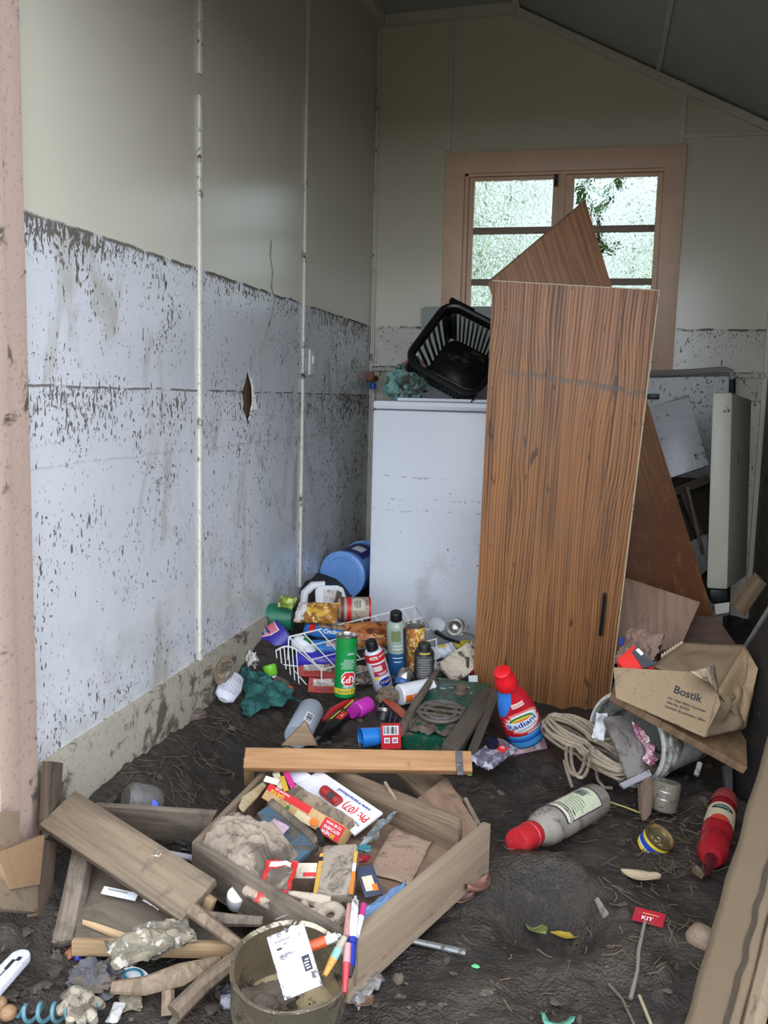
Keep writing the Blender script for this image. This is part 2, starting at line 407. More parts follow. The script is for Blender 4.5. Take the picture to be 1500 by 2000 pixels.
M_WB = wall_mat('back_wall_paint', 0, .55, (224, 217, 192), (214, 210, 194), 1.14, False)
M_STRIP = mat((226, 222, 210), .22, .4, name='cover_strip_paint')
M_TRIM = mat((214, 210, 194), .1, .45, name='cornice_paint')
M_PINK = mat((236, 198, 168), .04, .42, name='pink_window_paint')
M_JAMB = mat((186, 160, 146), .22, .5, name='pink_jamb_paint', msc=9, var=.08)
M_CEIL = mat((172, 176, 168), 0, .6, name='ceiling_paint')
M_CONC = mat((158, 150, 134), .30, .85, bump=.4, name='plinth_concrete', msc=10)
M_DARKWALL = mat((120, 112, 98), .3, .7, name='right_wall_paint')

# floor: wet mud
def mud_mat():
    t = NT('wet_mud'); p = t.pos()
    n1 = t.noise(p, 5, 6, .65); n2 = t.noise(p, 30, 5, .65); n3 = t.noise(p, 150, 3, .6)
    c = t.mix(t.ramp(n1, .35, .65), lin((40, 34, 29)), lin((62, 53, 45))); c = t.mix(t.mul(t.ramp(n2, .5, .75), .6), c, lin((78, 68, 58)))
    t.bump(t.ma('ADD', t.mul(n2, 1.0), t.mul(n3, .6)), 1.0, .012)
    return t.fin(c, t.ramp(t.noise(p, 8, 4), .35, .65, .42, .8))
M_MUD = mud_mat()
fx0, fx1, fy0, fy1, st = -1.10, .75, .55, 4.28, .0085
nx, ny = int((fx1 - fx0) / st), int((fy1 - fy0) / st)
fl = MB().grid(nx, ny, lambda u, v: (fx0 + (fx1 - fx0) * u, fy0 + (fy1 - fy0) * v, mud_z(fx0 + (fx1 - fx0) * u, fy0 + (fy1 - fy0) * v)))
struct('floor', fl, M_MUD, ang=180)
g = MB().span((-14, -14, -.4), (14, .56, -.12)); g.span((-14, 4.5, -.5), (14, 16, -.12)); struct('ground', g, mat((88, 80, 70), 0, .9, name='yard_ground'))

# left wall: sheeting with a torn hole, concrete plinth, cover strips
wl = bpy.data.meshes.new('wall_left'); bm = bmesh.new()
outer = [(1.36, -.15), (YB + .02, -.15), (YB + .02, 2.72), (1.36, 2.72)]
hole = [(PX(x, y, XL).y, PX(x, y, XL).z) for x, y in ((485, 716), (480, 742), (473, 766), (476, 786), (474, 800), (480, 812), (484, 831), (490, 812), (493, 795), (497, 772), (493, 752), (488, 733))]
es = []
for loop in (outer, hole):
    vs_ = [bm.verts.new((XL, a, b)) for a, b in loop]
    es += [bm.edges.new((vs_[i], vs_[(i + 1) % len(vs_)])) for i in range(len(vs_))]
bmesh.ops.triangle_fill(bm, use_beauty=True, edges=es); bm.to_mesh(wl); bm.free(); wl.materials.append(M_WL)
wo = bpy.data.objects.new('wall_left', wl); COL.objects.link(wo); wo['kind'] = 'structure'
md = wo.modifiers.new('thickness', 'SOLIDIFY'); md.thickness = .006; md.offset = 1 if wl.polygons[0].normal.x < 0 else -1
MB().span((-1.12, 1.36, -.15), (-1.072, YB, 2.72)).build('backing', wood((120, 84, 52), (70, 48, 32), 1, .2), wo)
cr = MB()
for seq in (((530, 468), (528, 500), (533, 530), (530, 560), (538, 590)), ((536, 590), (524, 640), (505, 690), (507, 740), (512, 770))):
    cr.tube([PX(x, y, XL + .001) for x, y in seq], .0022, 5)
cr.build('crack', mat((160, 152, 135), .3, .6, name='crack_edge'), wo)
curl = MB(); curl.slab([PX(492, 738, XL + .002), PX(500, 772, XL + .006), PX(502, 800, XL + .008), PX(494, 800, XL + .002)], .003, (-1, 0, 0)); curl.build('torn_edge', M_STRIP, wo)
struct('baseboard_left', MB().span((-1.09, 1.5, -.15), (XL + .014, YB, .248)), M_CONC, bev=.006)
def strip_left(n, x, ysegs, wd=.020):
    m = MB()
    for a, b in ysegs:
        A, B = PX(x[0], a, XL), PX(x[1], b, XL); Y = A.y if n != 3 else YB - .012
        m.span((XL, Y - wd / 2, min(A.z, B.z)), (XL + .009, Y + wd / 2, max(A.z, B.z)))
    struct('trim_%d' % n, m, M_STRIP, bev=.003)
strip_left(1, (388, 388), ((-20, 145), (187, 1290)))
strip_left(2, (600, 586), ((-20, 1145),))
strip_left(3, (735, 716), ((0, 1150),), .024)
# back wall with window opening
wx0, wx1 = PY(907, 420, YB).x, PY(1300, 420, YB).x; wz1 = PY(1100, 332, YB).z; wz0 = 1.21
bw = MB()
for lo, hi in (((XL - .05, -.2), (wx0, 2.75)), ((wx1, -.2), (XR + .05, 2.75)), ((wx0, wz1), (wx1, 2.75)), ((wx0, -.2), (wx1, wz0))):
    bw.span((lo[0], YB, lo[1]), (hi[0], YB + .09, hi[1]))
struct('wall_back', bw, M_WB)
def zb(x, y): return PY(x, y, YB - .01).z
def xb(x, y): return PY(x, y, YB - .01).x
tr = MB()
for x in (xb(880, 150), xb(1337, 200)): tr.span((x - .011, YB - .009, zb(900, 294)), (x + .011, YB + .001, 2.70))
tr.span((xb(1337, 262), YB - .009, zb(1400, 262) - .01), (XR, YB + .001, zb(1400, 262) + .01))
tr.span((XR - .02, YB - .02, .1), (XR, YB, 2.25)); tr.span((XL, YB - .012, 0.2), (XL + .016, YB, 2.7))
struct('trim_4', tr, M_TRIM, bev=.003)
rail = MB(); rail.span((XL + .01, YB - .022, 1.118), (XR - .01, YB + .001, 1.143)); rail.span((XL + .01, YB - .012, 1.02), (XR - .01, YB + .001, 1.118)); struct('trim_5', rail, M_WB, bev=.004)
# right wall, front wall round the doorway
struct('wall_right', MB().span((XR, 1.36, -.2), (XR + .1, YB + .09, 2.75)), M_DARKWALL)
fw = MB(); fw.span((-3, 1.36, -.3), (-1.25, 1.5, 3.2)); fw.span((.80, 1.36, -.3), (3, 1.5, 3.2)); fw.span((-1.25, 1.36, 1.98), (.80, 1.5, 3.2)); struct('wall_front', fw, M_TRIM)
jb = MB(); jb.span((-1.25, 1.36, -.2), (-1.028, 1.497, 2.12)); jb.span((-1.03, 1.36, -.2), (-1.013, 1.418, 2.12)); jb.span((-1.25, 1.36, 1.92), (.8, 1.497, 1.98)); jb.span((.715, 1.36, -.2), (.80, 1.497, 2.12))
struct('door_1', jb, M_JAMB, bev=.004)
# ceiling: flat strip then slope down to the right
zc, xk, zk, zr = 2.705, -.435, 2.722, 2.155
ce = MB(); ce.slab([(XL - .1, 1.3, zc), (xk, 1.3, zk), (xk, YB + .1, zk), (XL - .1, YB + .1, zc)], .03, (0, 0, 1))
ce.slab([(xk, 1.3, zk), (XR + .12, 1.3, zr - .06), (XR + .12, YB + .1, zr - .06), (xk, YB + .1, zk)], .03, (0, 0, 1)); struct('ceiling', ce, M_CEIL)
co = MB(); sl = (zr - zk) / (XR - xk)
co.tube([(XL, YB - .02, zc - .02), (xk, YB - .02, zk - .02)], .030, 4); co.tube([(xk, YB - .012, zk - .03), (XR, YB - .012, zr - .03)], .022, 4)
co.tube([(XL + .02, 1.5, zc - .02), (XL + .02, YB, zc - .02)], .030, 4); co.tube([(xk, 1.5, zk - .005), (xk, YB, zk - .005)], .022, 4)
struct('trim_6', co, M_TRIM)
bt = MB(); xm = .18; zm = zk + sl * (xm - xk); bt.tube([(xm, 1.5, zm - .004), (xm, YB, zm - .004)], .014, 4); struct('trim_7', bt, mat((196, 200, 194), 0, .5, name='ceiling_strip_paint'))

# window: architrave, two casements with pebbled panes
win = bpy.data.objects.new('window_1', None); COL.objects.link(win); win['kind'] = 'structure'
ax0, ax1, az1 = PY(872, 320, YB).x, PY(1339, 320, YB).x, PY(1100, 293, YB).z
fr = MB(); fr.span((ax0, YB - .024, az1 - .092), (ax1, YB + .002, az1)); fr.span((ax0, YB - .022, 1.143), (ax0 + .088, YB + .002, az1 - .09)); fr.span((ax1 - .088, YB - .022, 1.143), (ax1, YB + .002, az1 - .09))
fr.build('architrave', M_PINK, win, bev=.004)
ln = MB(); ln.span((wx0 - .002, YB - .004, wz1 - .018), (wx1, YB + .09, wz1 + .002)); ln.span((wx0 - .002, YB - .004, wz0 - .03), (wx0 + .016, YB + .09, wz1)); ln.span((wx1 - .016, YB - .004, wz0 - .03), (wx1 + .002, YB + .09, wz1)); ln.span((wx0, YB - .03, wz0 - .03), (wx1, YB + .09, wz0 + .005))
ln.build('frame', M_PINK, win, bev=.003)
YS = YB + .022
xm0, xm1 = PY(1090, 420, YS).x, PY(1101, 420, YS).x
def pebbled(t):
    p = t.tc(); c = t.ramp(t.vor(t.mapv(p, (1, 1, .85)), 44, 'DISTANCE_TO_EDGE'), 0.0, .35); t.bump(t.ma('ADD', t.mul(c, 1.0), t.mul(t.noise(p, 60, 2), .3)), 1.0, .0032)
M_PANE = glassy((232, 246, 238), .03, 1.32, bumpf=pebbled, name='pebbled_glass')
M_BAR = mat((150, 128, 110), .15, .5, name='window_bar_paint')
for (a, b, g0, g1) in ((wx0 + .018, xm0, PY(926, 420, YS).x, PY(1078, 420, YS).x), (xm1, wx1 - .018, PY(1119, 420, YS).x, PY(1280, 420, YS).x)):
    gt = PY(1100, 349, YS).z; gb = 1.24; y0, y1 = YS - .018, YS + .018
    sash = MB(); sash.span((a, y0, wz0), (g0, y1, wz1 - .02)); sash.span((g1, y0, wz0), (b, y1, wz1 - .02)); sash.span((g0, y0, gt), (g1, y1, wz1 - .02)); sash.span((g0, y0, wz0), (g1, y1, gb))
    so = sash.build('sash', M_PINK, win, bev=.003)
    rows = [PY(1100, 449, YS).z, PY(1100, 551, YS).z, PY(1100, 656, YS).z]; mb = MB()
    for z in rows: mb.span((g0, y0 + .004, z - .014), (g1, y1 - .004, z + .014))
    mb.build('glazing_bar', M_BAR, so, bev=.003)
    gl = MB(); gl.span((g0 - .003, YS - .002, gb - .003), (g1 + .003, YS + .002, gt + .003)); gl.build('pane', M_PANE, so)
ml = MB(); ml.span((xm0 - .003, YS - .03, wz0), (xm1 + .003, YS + .02, wz1 - .015)); ml.build('mullion', M_PINK, win, bev=.003)
lt = MB(); c = PY(1086, 352, YS - .04); lt.box(.016, .014, .05, c); lt.tube([c + Vector((0, -.01, .0)), c + Vector((0, -.03, -.02))], .006); lt.build('catch', mat((60, 48, 40), 0, .5, name='dark_brass'), win)

# outside the window: broad-leaved shrub close by, trees behind
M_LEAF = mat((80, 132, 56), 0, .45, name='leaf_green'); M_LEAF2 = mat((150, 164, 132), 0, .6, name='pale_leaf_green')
def leafy(name, label, c, rad, n, ls, m, seed, cat='shrub', group=None):
    rr = random.Random(seed); mb = MB()
    for _ in range(n):
        d = Vector((rr.gauss(0, 1), rr.gauss(0, 1), rr.gauss(0, 1))).normalized() * rr.random() ** .4
        p = Vector((c[0] + d.x * rad[0], c[1] + d.y * rad[1], c[2] + d.z * rad[2])); M = T(*p) @ Rz(rr.random() * 360) @ Rx(rr.uniform(-70, 70)); L = ls * rr.uniform(.6, 1.2)
        mb.add([(0, -L, 0), (L * .42, -.2 * L, .06 * L), (L * .3, .6 * L, 0), (0, L, -.08 * L), (-L * .3, .6 * L, 0), (-L * .42, -.2 * L, .06 * L)], [(0, 1, 2, 3), (0, 3, 4, 5)], M)
    th = thing(name, label, cat, T(0, 0, 0), group)
    mb.build('foliage', m, th, ang=180); s = MB().tube([(c[0], c[1], -.12), (c[0] + .04, c[1], c[2] * .6), (c[0], c[1], c[2])], [.03, .022, .01], 7); s.build('trunk', wood((90, 74, 56), (60, 48, 38)), th)
    return th
leafy('shrub', 'dark green broad-leaved shrub outside the right casement', (PY(1170, 400, 4.41).x, 4.41, 1.84), (.10, .022, .26), 30, .058, M_LEAF, 3)
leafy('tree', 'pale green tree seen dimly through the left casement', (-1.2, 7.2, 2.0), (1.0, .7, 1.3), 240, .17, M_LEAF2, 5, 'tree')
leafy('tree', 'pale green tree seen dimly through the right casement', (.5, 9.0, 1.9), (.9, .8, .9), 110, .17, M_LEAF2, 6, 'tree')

# fittings on the walls
sw = thing('light_switch', 'small white switch plate beside the second cover strip on the left wall', 'switch', T(XL + .001, PX(606, 708, XL).y, PX(606, 708, XL).z))
MB().box(.010, .065, .095, (.005, 0, 0)).build('plate', mat((214, 214, 208), .1, .4), sw, bev=.002); MB().box(.006, .018, .03, (.012, 0, 0.01)).build('toggle', mat((225, 225, 220), 0, .3), sw, bev=.001)
tp = PY(732, 738, YB - .04)
tap = thing('tap', 'old brass tap with blue and red handle in the back left corner', 'tap', T(*tp))
MB().tube([(0, .04, .0), (0, -.035, .0)], .011, 12).tube([(0, -.02, 0), (0, -.03, -.03), (0, -.035, -.05)], .010, 12).lathe([(.017, 0), (.02, .01), (.017, .02)], 14, T(0, -.01, -.01)).build('body', mat((150, 120, 80), .35, .35, .8, name='old_brass'), tap)
MB().lathe([(.022, -.006), (.024, 0), (.022, .006)], 16, T(-.012, -.05, .006) @ Rx(80)).build('handle', mat((150, 90, 70), .2, .4), tap); MB().lathe([(.014, -.018), (.016, 0), (.012, .012)], 14, T(.006, -.06, -.035)).build('hose_fitting', mat((40, 90, 190), .1, .35), tap)
pp = MB().tube([(tp.x - .012, YB - .02, .25), (tp.x - .012, YB - .02, tp.z - .02)], .012, 10); solo('water_pipe', 'white painted water pipe rising to the brass tap', 'pipe', pp, M_STRIP)
# ------------------------------------------------------------------ shared object materials
M_OAK = None
def oak():
    t = NT('oak_laminate'); v = t.tc(); c = t.xyz(v)
    plank = t.ma('FLOOR', t.mul(c[1], 7.3)); 
    pv = t.n('ShaderNodeTexWhiteNoise'); pv.noise_dimensions = '1D'; t.set(pv.inputs['W'], plank); pr = pv.outputs['Value']
    cv = t.n('ShaderNodeCombineXYZ'); t.set(cv.inputs[0], t.ma('ADD', c[0], t.mul(pr, 9.0))); t.set(cv.inputs[1], c[1]); t.set(cv.inputs[2], t.ma('ADD', c[2], t.mul(pr, 5.0)))
    u = cv.outputs[0]
    wv = t.wave(t.mapv(u, (1, 1, .34)), 34, 34, 2, .12, 'Y')
    n = t.noise(t.mapv(u, (1, 1, .012)), 95, 3, .55); n3 = t.noise(t.mapv(u, (1, 1, .008)), 230, 2, .5)
    f = t.ma('ADD', t.mul(t.ramp(wv, .25, .95), .46), t.ma('ADD', t.mul(t.ramp(n, .38, .66), .42), t.mul(t.ramp(n3, .45, .7), .22)))
    base = t.mix(t.ramp(f, .18, .95, smooth=False), lin((164, 112, 68)), lin((74, 48, 33)))
    base = t.mix(t.mul(pr, .55), base, lin((150, 96, 58)))
    kn = t.ramp(t.noise(t.mapv(u, (1, 16, 5.0)), 1.9, 2), .66, .74); base = t.mix(t.mul(kn, .8), base, lin((52, 36, 28)))
    br_n = t.noise(t.mapv(u, (1, 1, .12)), 14, 4, .6); base = t.mix(t.mul(t.ramp(br_n, .45, .68), .5), base, lin((84, 56, 38)))
    sp = t.ramp(t.noise(t.mapv(v, (1, 70, 26)), 1, 2), .70, .76); base = t.mix(t.mul(sp, .7), base, lin((48, 36, 30)))
    dust = t.mul(t.ramp(t.noise(v, 5, 4), .45, .75), .25); base = t.mix(dust, base, lin((120, 102, 84)))
    # dried mud tide line across the panel
    zz = t.ma('ADD', c[2], t.mul(t.ma('SUBTRACT', t.noise(v, 14, 3), .5), .012)); ed = t.ma('ADD', 1.142, t.mul(c[1], -.10))
    dd = t.ma('SUBTRACT', zz, ed)
    lnm = t.mul(t.ramp(dd, -.022, -.004), t.ramp(dd, .002, .006, 1.0, 0.0), t.ramp(t.noise(v, 60, 3), .38, .55), t.ramp(c[1], -.20, -.17))
    base = t.mix(t.mul(lnm, .8), base, lin((96, 88, 78)))
    t.bump(n, .15, .001)
    return t.fin(base, t.ramp(f, 0.0, 1.0, .42, .6))
M_OAK = oak()
def oak2(name, a, b, stain):
    t = NT(name); v = t.tc(); n = t.noise(t.mapv(v, (1, 1, .05)), 70, 5, .6, .5); w_ = t.wave(t.mapv(v, (1, 1, .12)), 16, 6, 2, 2.0, 'Y')
    f = t.ma('ADD', t.mul(t.ramp(n, .35, .65), .6), t.mul(w_, .35)); base = t.mix(f, lin(a), lin(b))
    c = t.xyz(v); s = t.mul(t.ramp(t.ma('ADD', c[2], t.mul(t.noise(v, 5, 4), .3)), .95, .55), stain)
    st_ = t.mix(t.noise(v, 7, 6, .65, .8), lin((66, 36, 22)), lin((128, 76, 40)))
    base = t.mix(s, base, st_); fl_ = t.mul(t.ramp(t.noise(t.mapv(v, (1, 1, .5), (2, 5, 1)), 16, 6, .7, 1.5), .54, .64), t.ramp(c[2], .95, .5), .65); base = t.mix(fl_, base, t.mix(t.noise(v, 50, 3), lin((54, 36, 26)), lin((168, 122, 70))))
    sp = t.ramp(t.noise(t.mapv(v, (1, 60, 22)), 1, 2), .70, .74); base = t.mix(t.mul(sp, .75), base, lin((50, 38, 32)))
    mm = t.mul(t.ramp(t.noise(v, 10, 6, .7), .62, .72), t.ramp(c[2], .75, .45)); base = t.mix(t.mul(mm, .6), base, MUDC)
    return t.fin(base, .5)
M_ENAMEL = None
def enamel(name, c, dens, zlines=()):
    t = NT(name); p = t.pos(); v = p; base = t.mix(t.noise(v, 4, 4), lin(c), lin(tuple(q * .96 for q in c)))
    z = t.xyz(p)[2]; zw = t.ma('ADD', z, t.mul(t.ma('SUBTRACT', t.noise(v, 5, 3), .5), .04)); d = t.ma('MULTIPLY', t.ma('SUBTRACT', t.noise(v, 5, 3), .5), 2.4)
    spk = t.ramp(t.ma('ADD', t.noise(t.mapv(v, (70, 70, 60)), 1, 3, .6), t.mul(t.ma('ADD', d, dens), .10)), .70, .73)
    lo = t.ramp(z, .72, .60); spk = t.mul(spk, t.ma('MAXIMUM', lo, .12 + dens * .6))
    for z0 in zlines:
        spk = t.ma('MAXIMUM', spk, t.mul(t.ramp(zw, z0 - .008, z0 - .002), t.ramp(zw, z0, z0 + .002, 1.0, 0.0), t.ramp(t.noise(v, 45, 3), .48, .68), .55))
    sm = t.mul(t.ramp(t.noise(v, 6, 5), .52, .7), t.ramp(z, .66, .3), .4); base = t.mix(sm, base, lin((165, 160, 148)))
    base = t.mix(t.mul(spk, .9), base, lin((58, 54, 44)))
    return t.fin(base, t.ramp(spk, 0.0, 1.0, .28, .8))
M_WM = enamel('white_enamel', (234, 237, 244), .0, (.70, .615, .57))
M_ENAM2 = enamel('specked_enamel', (186, 188, 186), .9)
M_CREAM = mat((178, 174, 158), .12, .35, name='cream_enamel')
M_BLACK = mat((20, 20, 21), .12, .35, name='black_plastic')
M_BLK2 = mat((26, 25, 24), .25, .5, name='black_plastic_dirty')
M_WHITE = mat((222, 224, 226), .1, .35, name='white_plastic')
M_WHITE0 = mat((228, 230, 234), .0, .4, name='white_print')
M_INK = mat((24, 26, 34), 0, .6, name='black_print'); M_REDP = mat((198, 36, 38), 0, .45, name='red_print'); M_BLUEP = mat((28, 44, 140), 0, .45, name='blue_print')
M_YELP = mat((226, 196, 60), 0, .5, name='yellow_print'); M_GREYP = mat((110, 110, 112), 0, .6, name='grey_print'); M_LBLUE = mat((70, 160, 220), 0, .45, name='sky_blue_print')
M_GREENP = mat((40, 120, 60), 0, .5, name='green_print'); M_ORANGEP = mat((226, 116, 40), 0, .5, name='orange_print'); M_PINKP = mat((226, 120, 140), 0, .5, name='pink_print')
M_STEEL = mat((190, 188, 182), .15, .28, .95, name='steel'); M_RUST = mat((112, 96, 78), .35, .55, .5, name='dull_tin')
W_GREY = wood((150, 128, 104), (110, 90, 72), 1, .30, name='muddy_pine'); W_GREY2 = wood((136, 122, 106), (98, 84, 70), 1, .48, name='weathered_board')
W_ORANGE = wood((192, 144, 96), (158, 112, 70), .8, .3, name='varnished_pine'); W_DARK = wood((96, 76, 58), (62, 48, 38), 1, .4, name='dark_wet_timber')
W_PLY = wood((172, 136, 114), (146, 110, 90), .7, .30, name='stained_ply'); W_FLOOR = wood((158, 128, 106), (128, 98, 80), .6, .45, name='drawer_ply')
M_CARD = mat((142, 120, 92), .22, .85, bump=.2, name='brown_cardboard', msc=8); M_CARDIN = mat((150, 128, 100), .3, .9, name='cardboard_inner')

# ------------------------------------------------------------------ washing machine and what stands on it
WX0, WX1, WY0, WY1, WT = PY(725, 900, 3.36).x, PY(725, 900, 3.36).x + .60, 3.36, 3.93, PY(800, 783, 3.36).z
wm = thing('washing_machine', 'white top-loading washing machine standing behind the tall oak panel', 'washing machine', T((WX0 + WX1) / 2, (WY0 + WY1) / 2, 0))
hx, hy = (WX1 - WX0) / 2, (WY1 - WY0) / 2
zb_ = min(mud_z(WX0 + .05, WY0), mud_z(WX1, WY0)) - .03
MB().span((-hx, -hy, zb_), (hx, hy, WT - .035)).build('body', M_WM, wm, bev=.018)
MB().span((-hx + .001, -hy - .004, WT - .034), (hx - .001, hy, WT)).build('top', M_WM, wm, bev=.014)
MB().span((-.22, -.22, WT - .001), (.22, .12, WT + .012)).build('lid', M_WM, wm, bev=.006)
cp = MB().span((-hx + .01, hy - .09, WT - .001), (hx - .01, hy, WT + .14)).build('control_panel', M_WM, wm, bev=.012)
MB().lathe([(.032, 0), (.03, .02), (.02, .024)], 24, T(.12, hy - .09, WT + .07) @ Rx(90)).build('dial', M_BLK2, cp)

# black laundry basket tipped on its side
RL, RT_, = PY(790, 703, 3.42), PY(876, 588, 3.58)
e1 = RT_ - RL; wb_ = e1.length; e1n = e1.normalized()
e2 = PY(948, 770, 3.40) - RL; e2n = (e2 - e1n * e2.dot(e1n)).normalized(); nn = e1n.cross(e2n)
if nn.dot(EYE - RL) < 0: nn = -nn
LB = .31; oc = RL + e1n * wb_ / 2 + e2n * LB / 2; DB = .165
MBK = Matrix(((e2n.x, e1n.x, nn.x, oc.x), (e2n.y, e1n.y, nn.y, oc.y), (e2n.z, e1n.z, nn.z, oc.z), (0, 0, 0, 1)))
bk = thing('laundry_basket', 'black slotted plastic laundry basket tipped over on top of the washing machine', 'basket', MBK)
def rrect(hx_, hy_, r, z, n=5):
    out = []
    for cx_, cy_, a0 in ((hx_ - r, hy_ - r, 0), (-hx_ + r, hy_ - r, 90), (-hx_ + r, -hy_ + r, 180), (hx_ - r, -hy_ + r, 270)):
        for k in range(n + 1):
            a = R(a0 + 90 * k / n); out.append((cx_ + r * math.cos(a), cy_ + r * math.sin(a), z))
    return out
def bk_h(z): k = 1 + z / DB * .26; return LB / 2 * k, wb_ / 2 * k
rim = MB(); rim.tube(rrect(LB / 2, wb_ / 2, .06, 0), .013, 8, True); rim.build('rim', M_BLACK, bk)
def ring_band(z0, z1, mb):
    a, b = rrect(*bk_h(z0), .06, z0), rrect(*bk_h(z1), .05, z1); n = len(a)
    mb.add(a + b, [(k, (k + 1) % n, n + (k + 1) % n, n + k) for k in range(n)])
ws = MB(); ring_band(-.002, -.035, ws); ring_band(-.165, -DB, ws)
def wall_bars(side):
    hx_, hy_ = bk_h(-.1); L = (LB if side in (0, 1) else wb_) * .92; n = 13 if side in (0, 1) else 8; stp = L / n
    for i in range(n + 1):
        s = -L / 2 + i * stp; wd = stp * .2 if 0 < i < n else stp * .9
        for za, zb2 in ((-.03, -.17),):
            q = []
            for z in (za, zb2):
                h1, h2 = bk_h(z)
                k = 1 + z / DB * .26
                for sg in (-1, 1):
                    t_ = (s + sg * wd) * k; q.append((t_, h2 if side == 0 else -h2, z) if side in (0, 1) else (h1 if side == 2 else -h1, t_, z))
            ws.add(q, [(0, 1, 3, 2)])
for sd in range(4): wall_bars(sd)
ws.build('slotted_wall', M_BLACK, bk, solid=.003)
h1, h2 = bk_h(-DB); bs = MB(); pts = rrect(h1, h2, .05, -DB); bs.add(pts, [tuple(range(len(pts)))]); q = rrect(h1 * .72, h2 * .66, .04, -DB + .006)
bs.add(q, [tuple(range(len(q)))]); bs.build('base', M_BLK2, bk, solid=.004)
hd = MB(); hd.box(.11, .02, .03, (-.10, wb_ / 2 + .012, -.012)); hd.build('handle', M_BLACK, bk, bev=.004)

bpy.context.view_layer.update(); zmin = min((c.matrix_world @ v.co).z for c in bk.children if c.name.startswith('rim') for v in c.data.vertices); bk.location.z += max(0, WT + .002 - zmin)
# clothes and a pale sheet behind the basket
ck = thing('cloth_bundle', 'crumpled teal and pink cloth squeezed beside the black basket', 'cloth', T(WX0 + .085, 3.55, WT + .012))
MB().blob(.075, .11, .07, .5, 12, 3, 18, T(0, 0, .05)).crumple(.012, 28, 2).build('fabric', mat((126, 170, 160), .35, .9, name='teal_cloth'), ck); MB().blob(.05, .06, .045, .5, 12, 5, 14, T(.03, .05, .11)).crumple(.01, 28, 4).build('pink_fold', mat((196, 150, 160), .35, .9, name='pink_cloth'), ck)
sh = MB().slab([PY(824, 735, 4.16), PY(822, 603, 4.19), PY(829, 599, 4.19), PY(1010, 598, 4.19), PY(1010, 735, 4.16)], .004)
solo('plastic_sheet', 'pale grey-green sheet leaning on the wall behind the black basket', 'sheet', sh, mat((172, 182, 172), .05, .25, name='pale_sheet'))

# ------------------------------------------------------------------ tall oak panel and the board behind it
def panel(name, label, cat, corners, t, m, edge_m, part=None, dirt=None):
    """corners: top-left, top-right, bottom-right, bottom-left seen from the doorway; local z up the panel, y across, x towards the viewer"""
    tl, tr_, br, bl = [Vector(c) for c in corners]
    A = (bl + br) / 2; B = (tl + tr_) / 2; M = frame(A, B, (tr_ - tl).cross(tl - bl)); Mi = M.inverted()
    loc = [Mi @ c for c in corners]; th = thing(name, label, cat, M)
    poly = [(p.y, p.z) for p in loc]
    MB().prism(poly, t, T(-t / 2, 0, 0)).build(part or 'panel', m, th, bev=.0015)
    return th, loc, M
OKC = [PY(962, 548, 2.70), PY(1287, 567, 2.70), PY(1183, 1420, 2.90), PY(919, 1420, 2.90)]
op, oloc, OM = panel('oak_panel', 'tall oak-grain cupboard door standing upright in front of the washing machine', 'cupboard door', OKC, .018, M_OAK, None)
OMi = OM.inverted()
ed = MB(); a, b = oloc[1], oloc[2]; ed.tube([(.0, a.y + .001, a.z), (.0, b.y + .001, b.z)], .0022, 5); a, b = oloc[0], oloc[1]; ed.tube([(.0, a.y, a.z), (.0, b.y, b.z)], .0016, 5)
ed.build('edge_banding', mat((196, 180, 150), .2, .5, name='pale_edging'), op)
def on_panel(x, y, d=0):
    # meets the door's plane
    n = (OM.to_3x3() @ Vector((1, 0, 0))); p0 = OM.translation; r = ray(x, y); t_ = (p0 - EYE).dot(n) / r.dot(n); return OMi @ (EYE + r * t_ + n * d)
ha, hb_ = on_panel(1181, 1160, .012), on_panel(1173, 1237, .012)
hdl = MB().tube([ha + Vector((-.014, 0, .0)), ha, ha.lerp(hb_, .5) + Vector((.006, 0, 0)), hb_, hb_ + Vector((-.014, 0, 0))], .0058, 8); hdl.build('handle', mat((24, 24, 28), .1, .3, name='black_handle'), op)

pl2 = PY(1143, 391, 3.16)
bl2 = PY(953, 551, 3.12); r2 = PY(1396, 1210, 3.26); d2 = r2 - pl2
B2 = [bl2, pl2, r2, bl2 + d2]
b2, b2loc, b2M = panel('board', 'oak-faced board leaning diagonally behind the tall oak door', 'board', B2, .017, oak2('oak_board_face', (160, 108, 66), (110, 70, 42), .95), None)
ee = MB(); ee.tube([(.0, b2loc[0].y, b2loc[0].z), (.0, b2loc[1].y, b2loc[1].z)], .0025, 5); ee.build('edge', mat((120, 90, 62), .3, .6, name='board_edge'), b2)

# ------------------------------------------------------------------ right-hand back corner
wb = thing('whiteboard', 'specked whiteboard with rounded grey rim against the back wall', 'whiteboard', T(*PY(1350, 900, 4.10)))
def L_(p): return p - wb.location
cs = [PY(1240, 738, 4.12), PY(1424, 735, 4.12), PY(1412, 1290, 4.04), PY(1240, 1290, 4.04)]
MB().slab([L_(c) for c in cs], .02).build('panel', M_ENAM2, wb)
r_ = MB(); pts = [PY(1230, 732, 4.10), PY(1350, 727, 4.10), PY(1415, 722, 4.10), PY(1428, 726, 4.10), PY(1431, 740, 4.10), PY(1430, 790, 4.09), PY(1418, 1250, 4.03)]
r_.tube([L_(p) for p in pts[:5]], .014, 8); r_.build('top_rim', mat((150, 148, 140), .1, .4, name='grey_rim'), wb)
MB().tube([L_(p) for p in pts[4:]], .013, 8).build('side_rim', M_BLK2, wb)
MB().box(.05, .006, .022, L_(PY(1276, 774, 4.09))).build('clip', M_BLACK, wb, bev=.002)

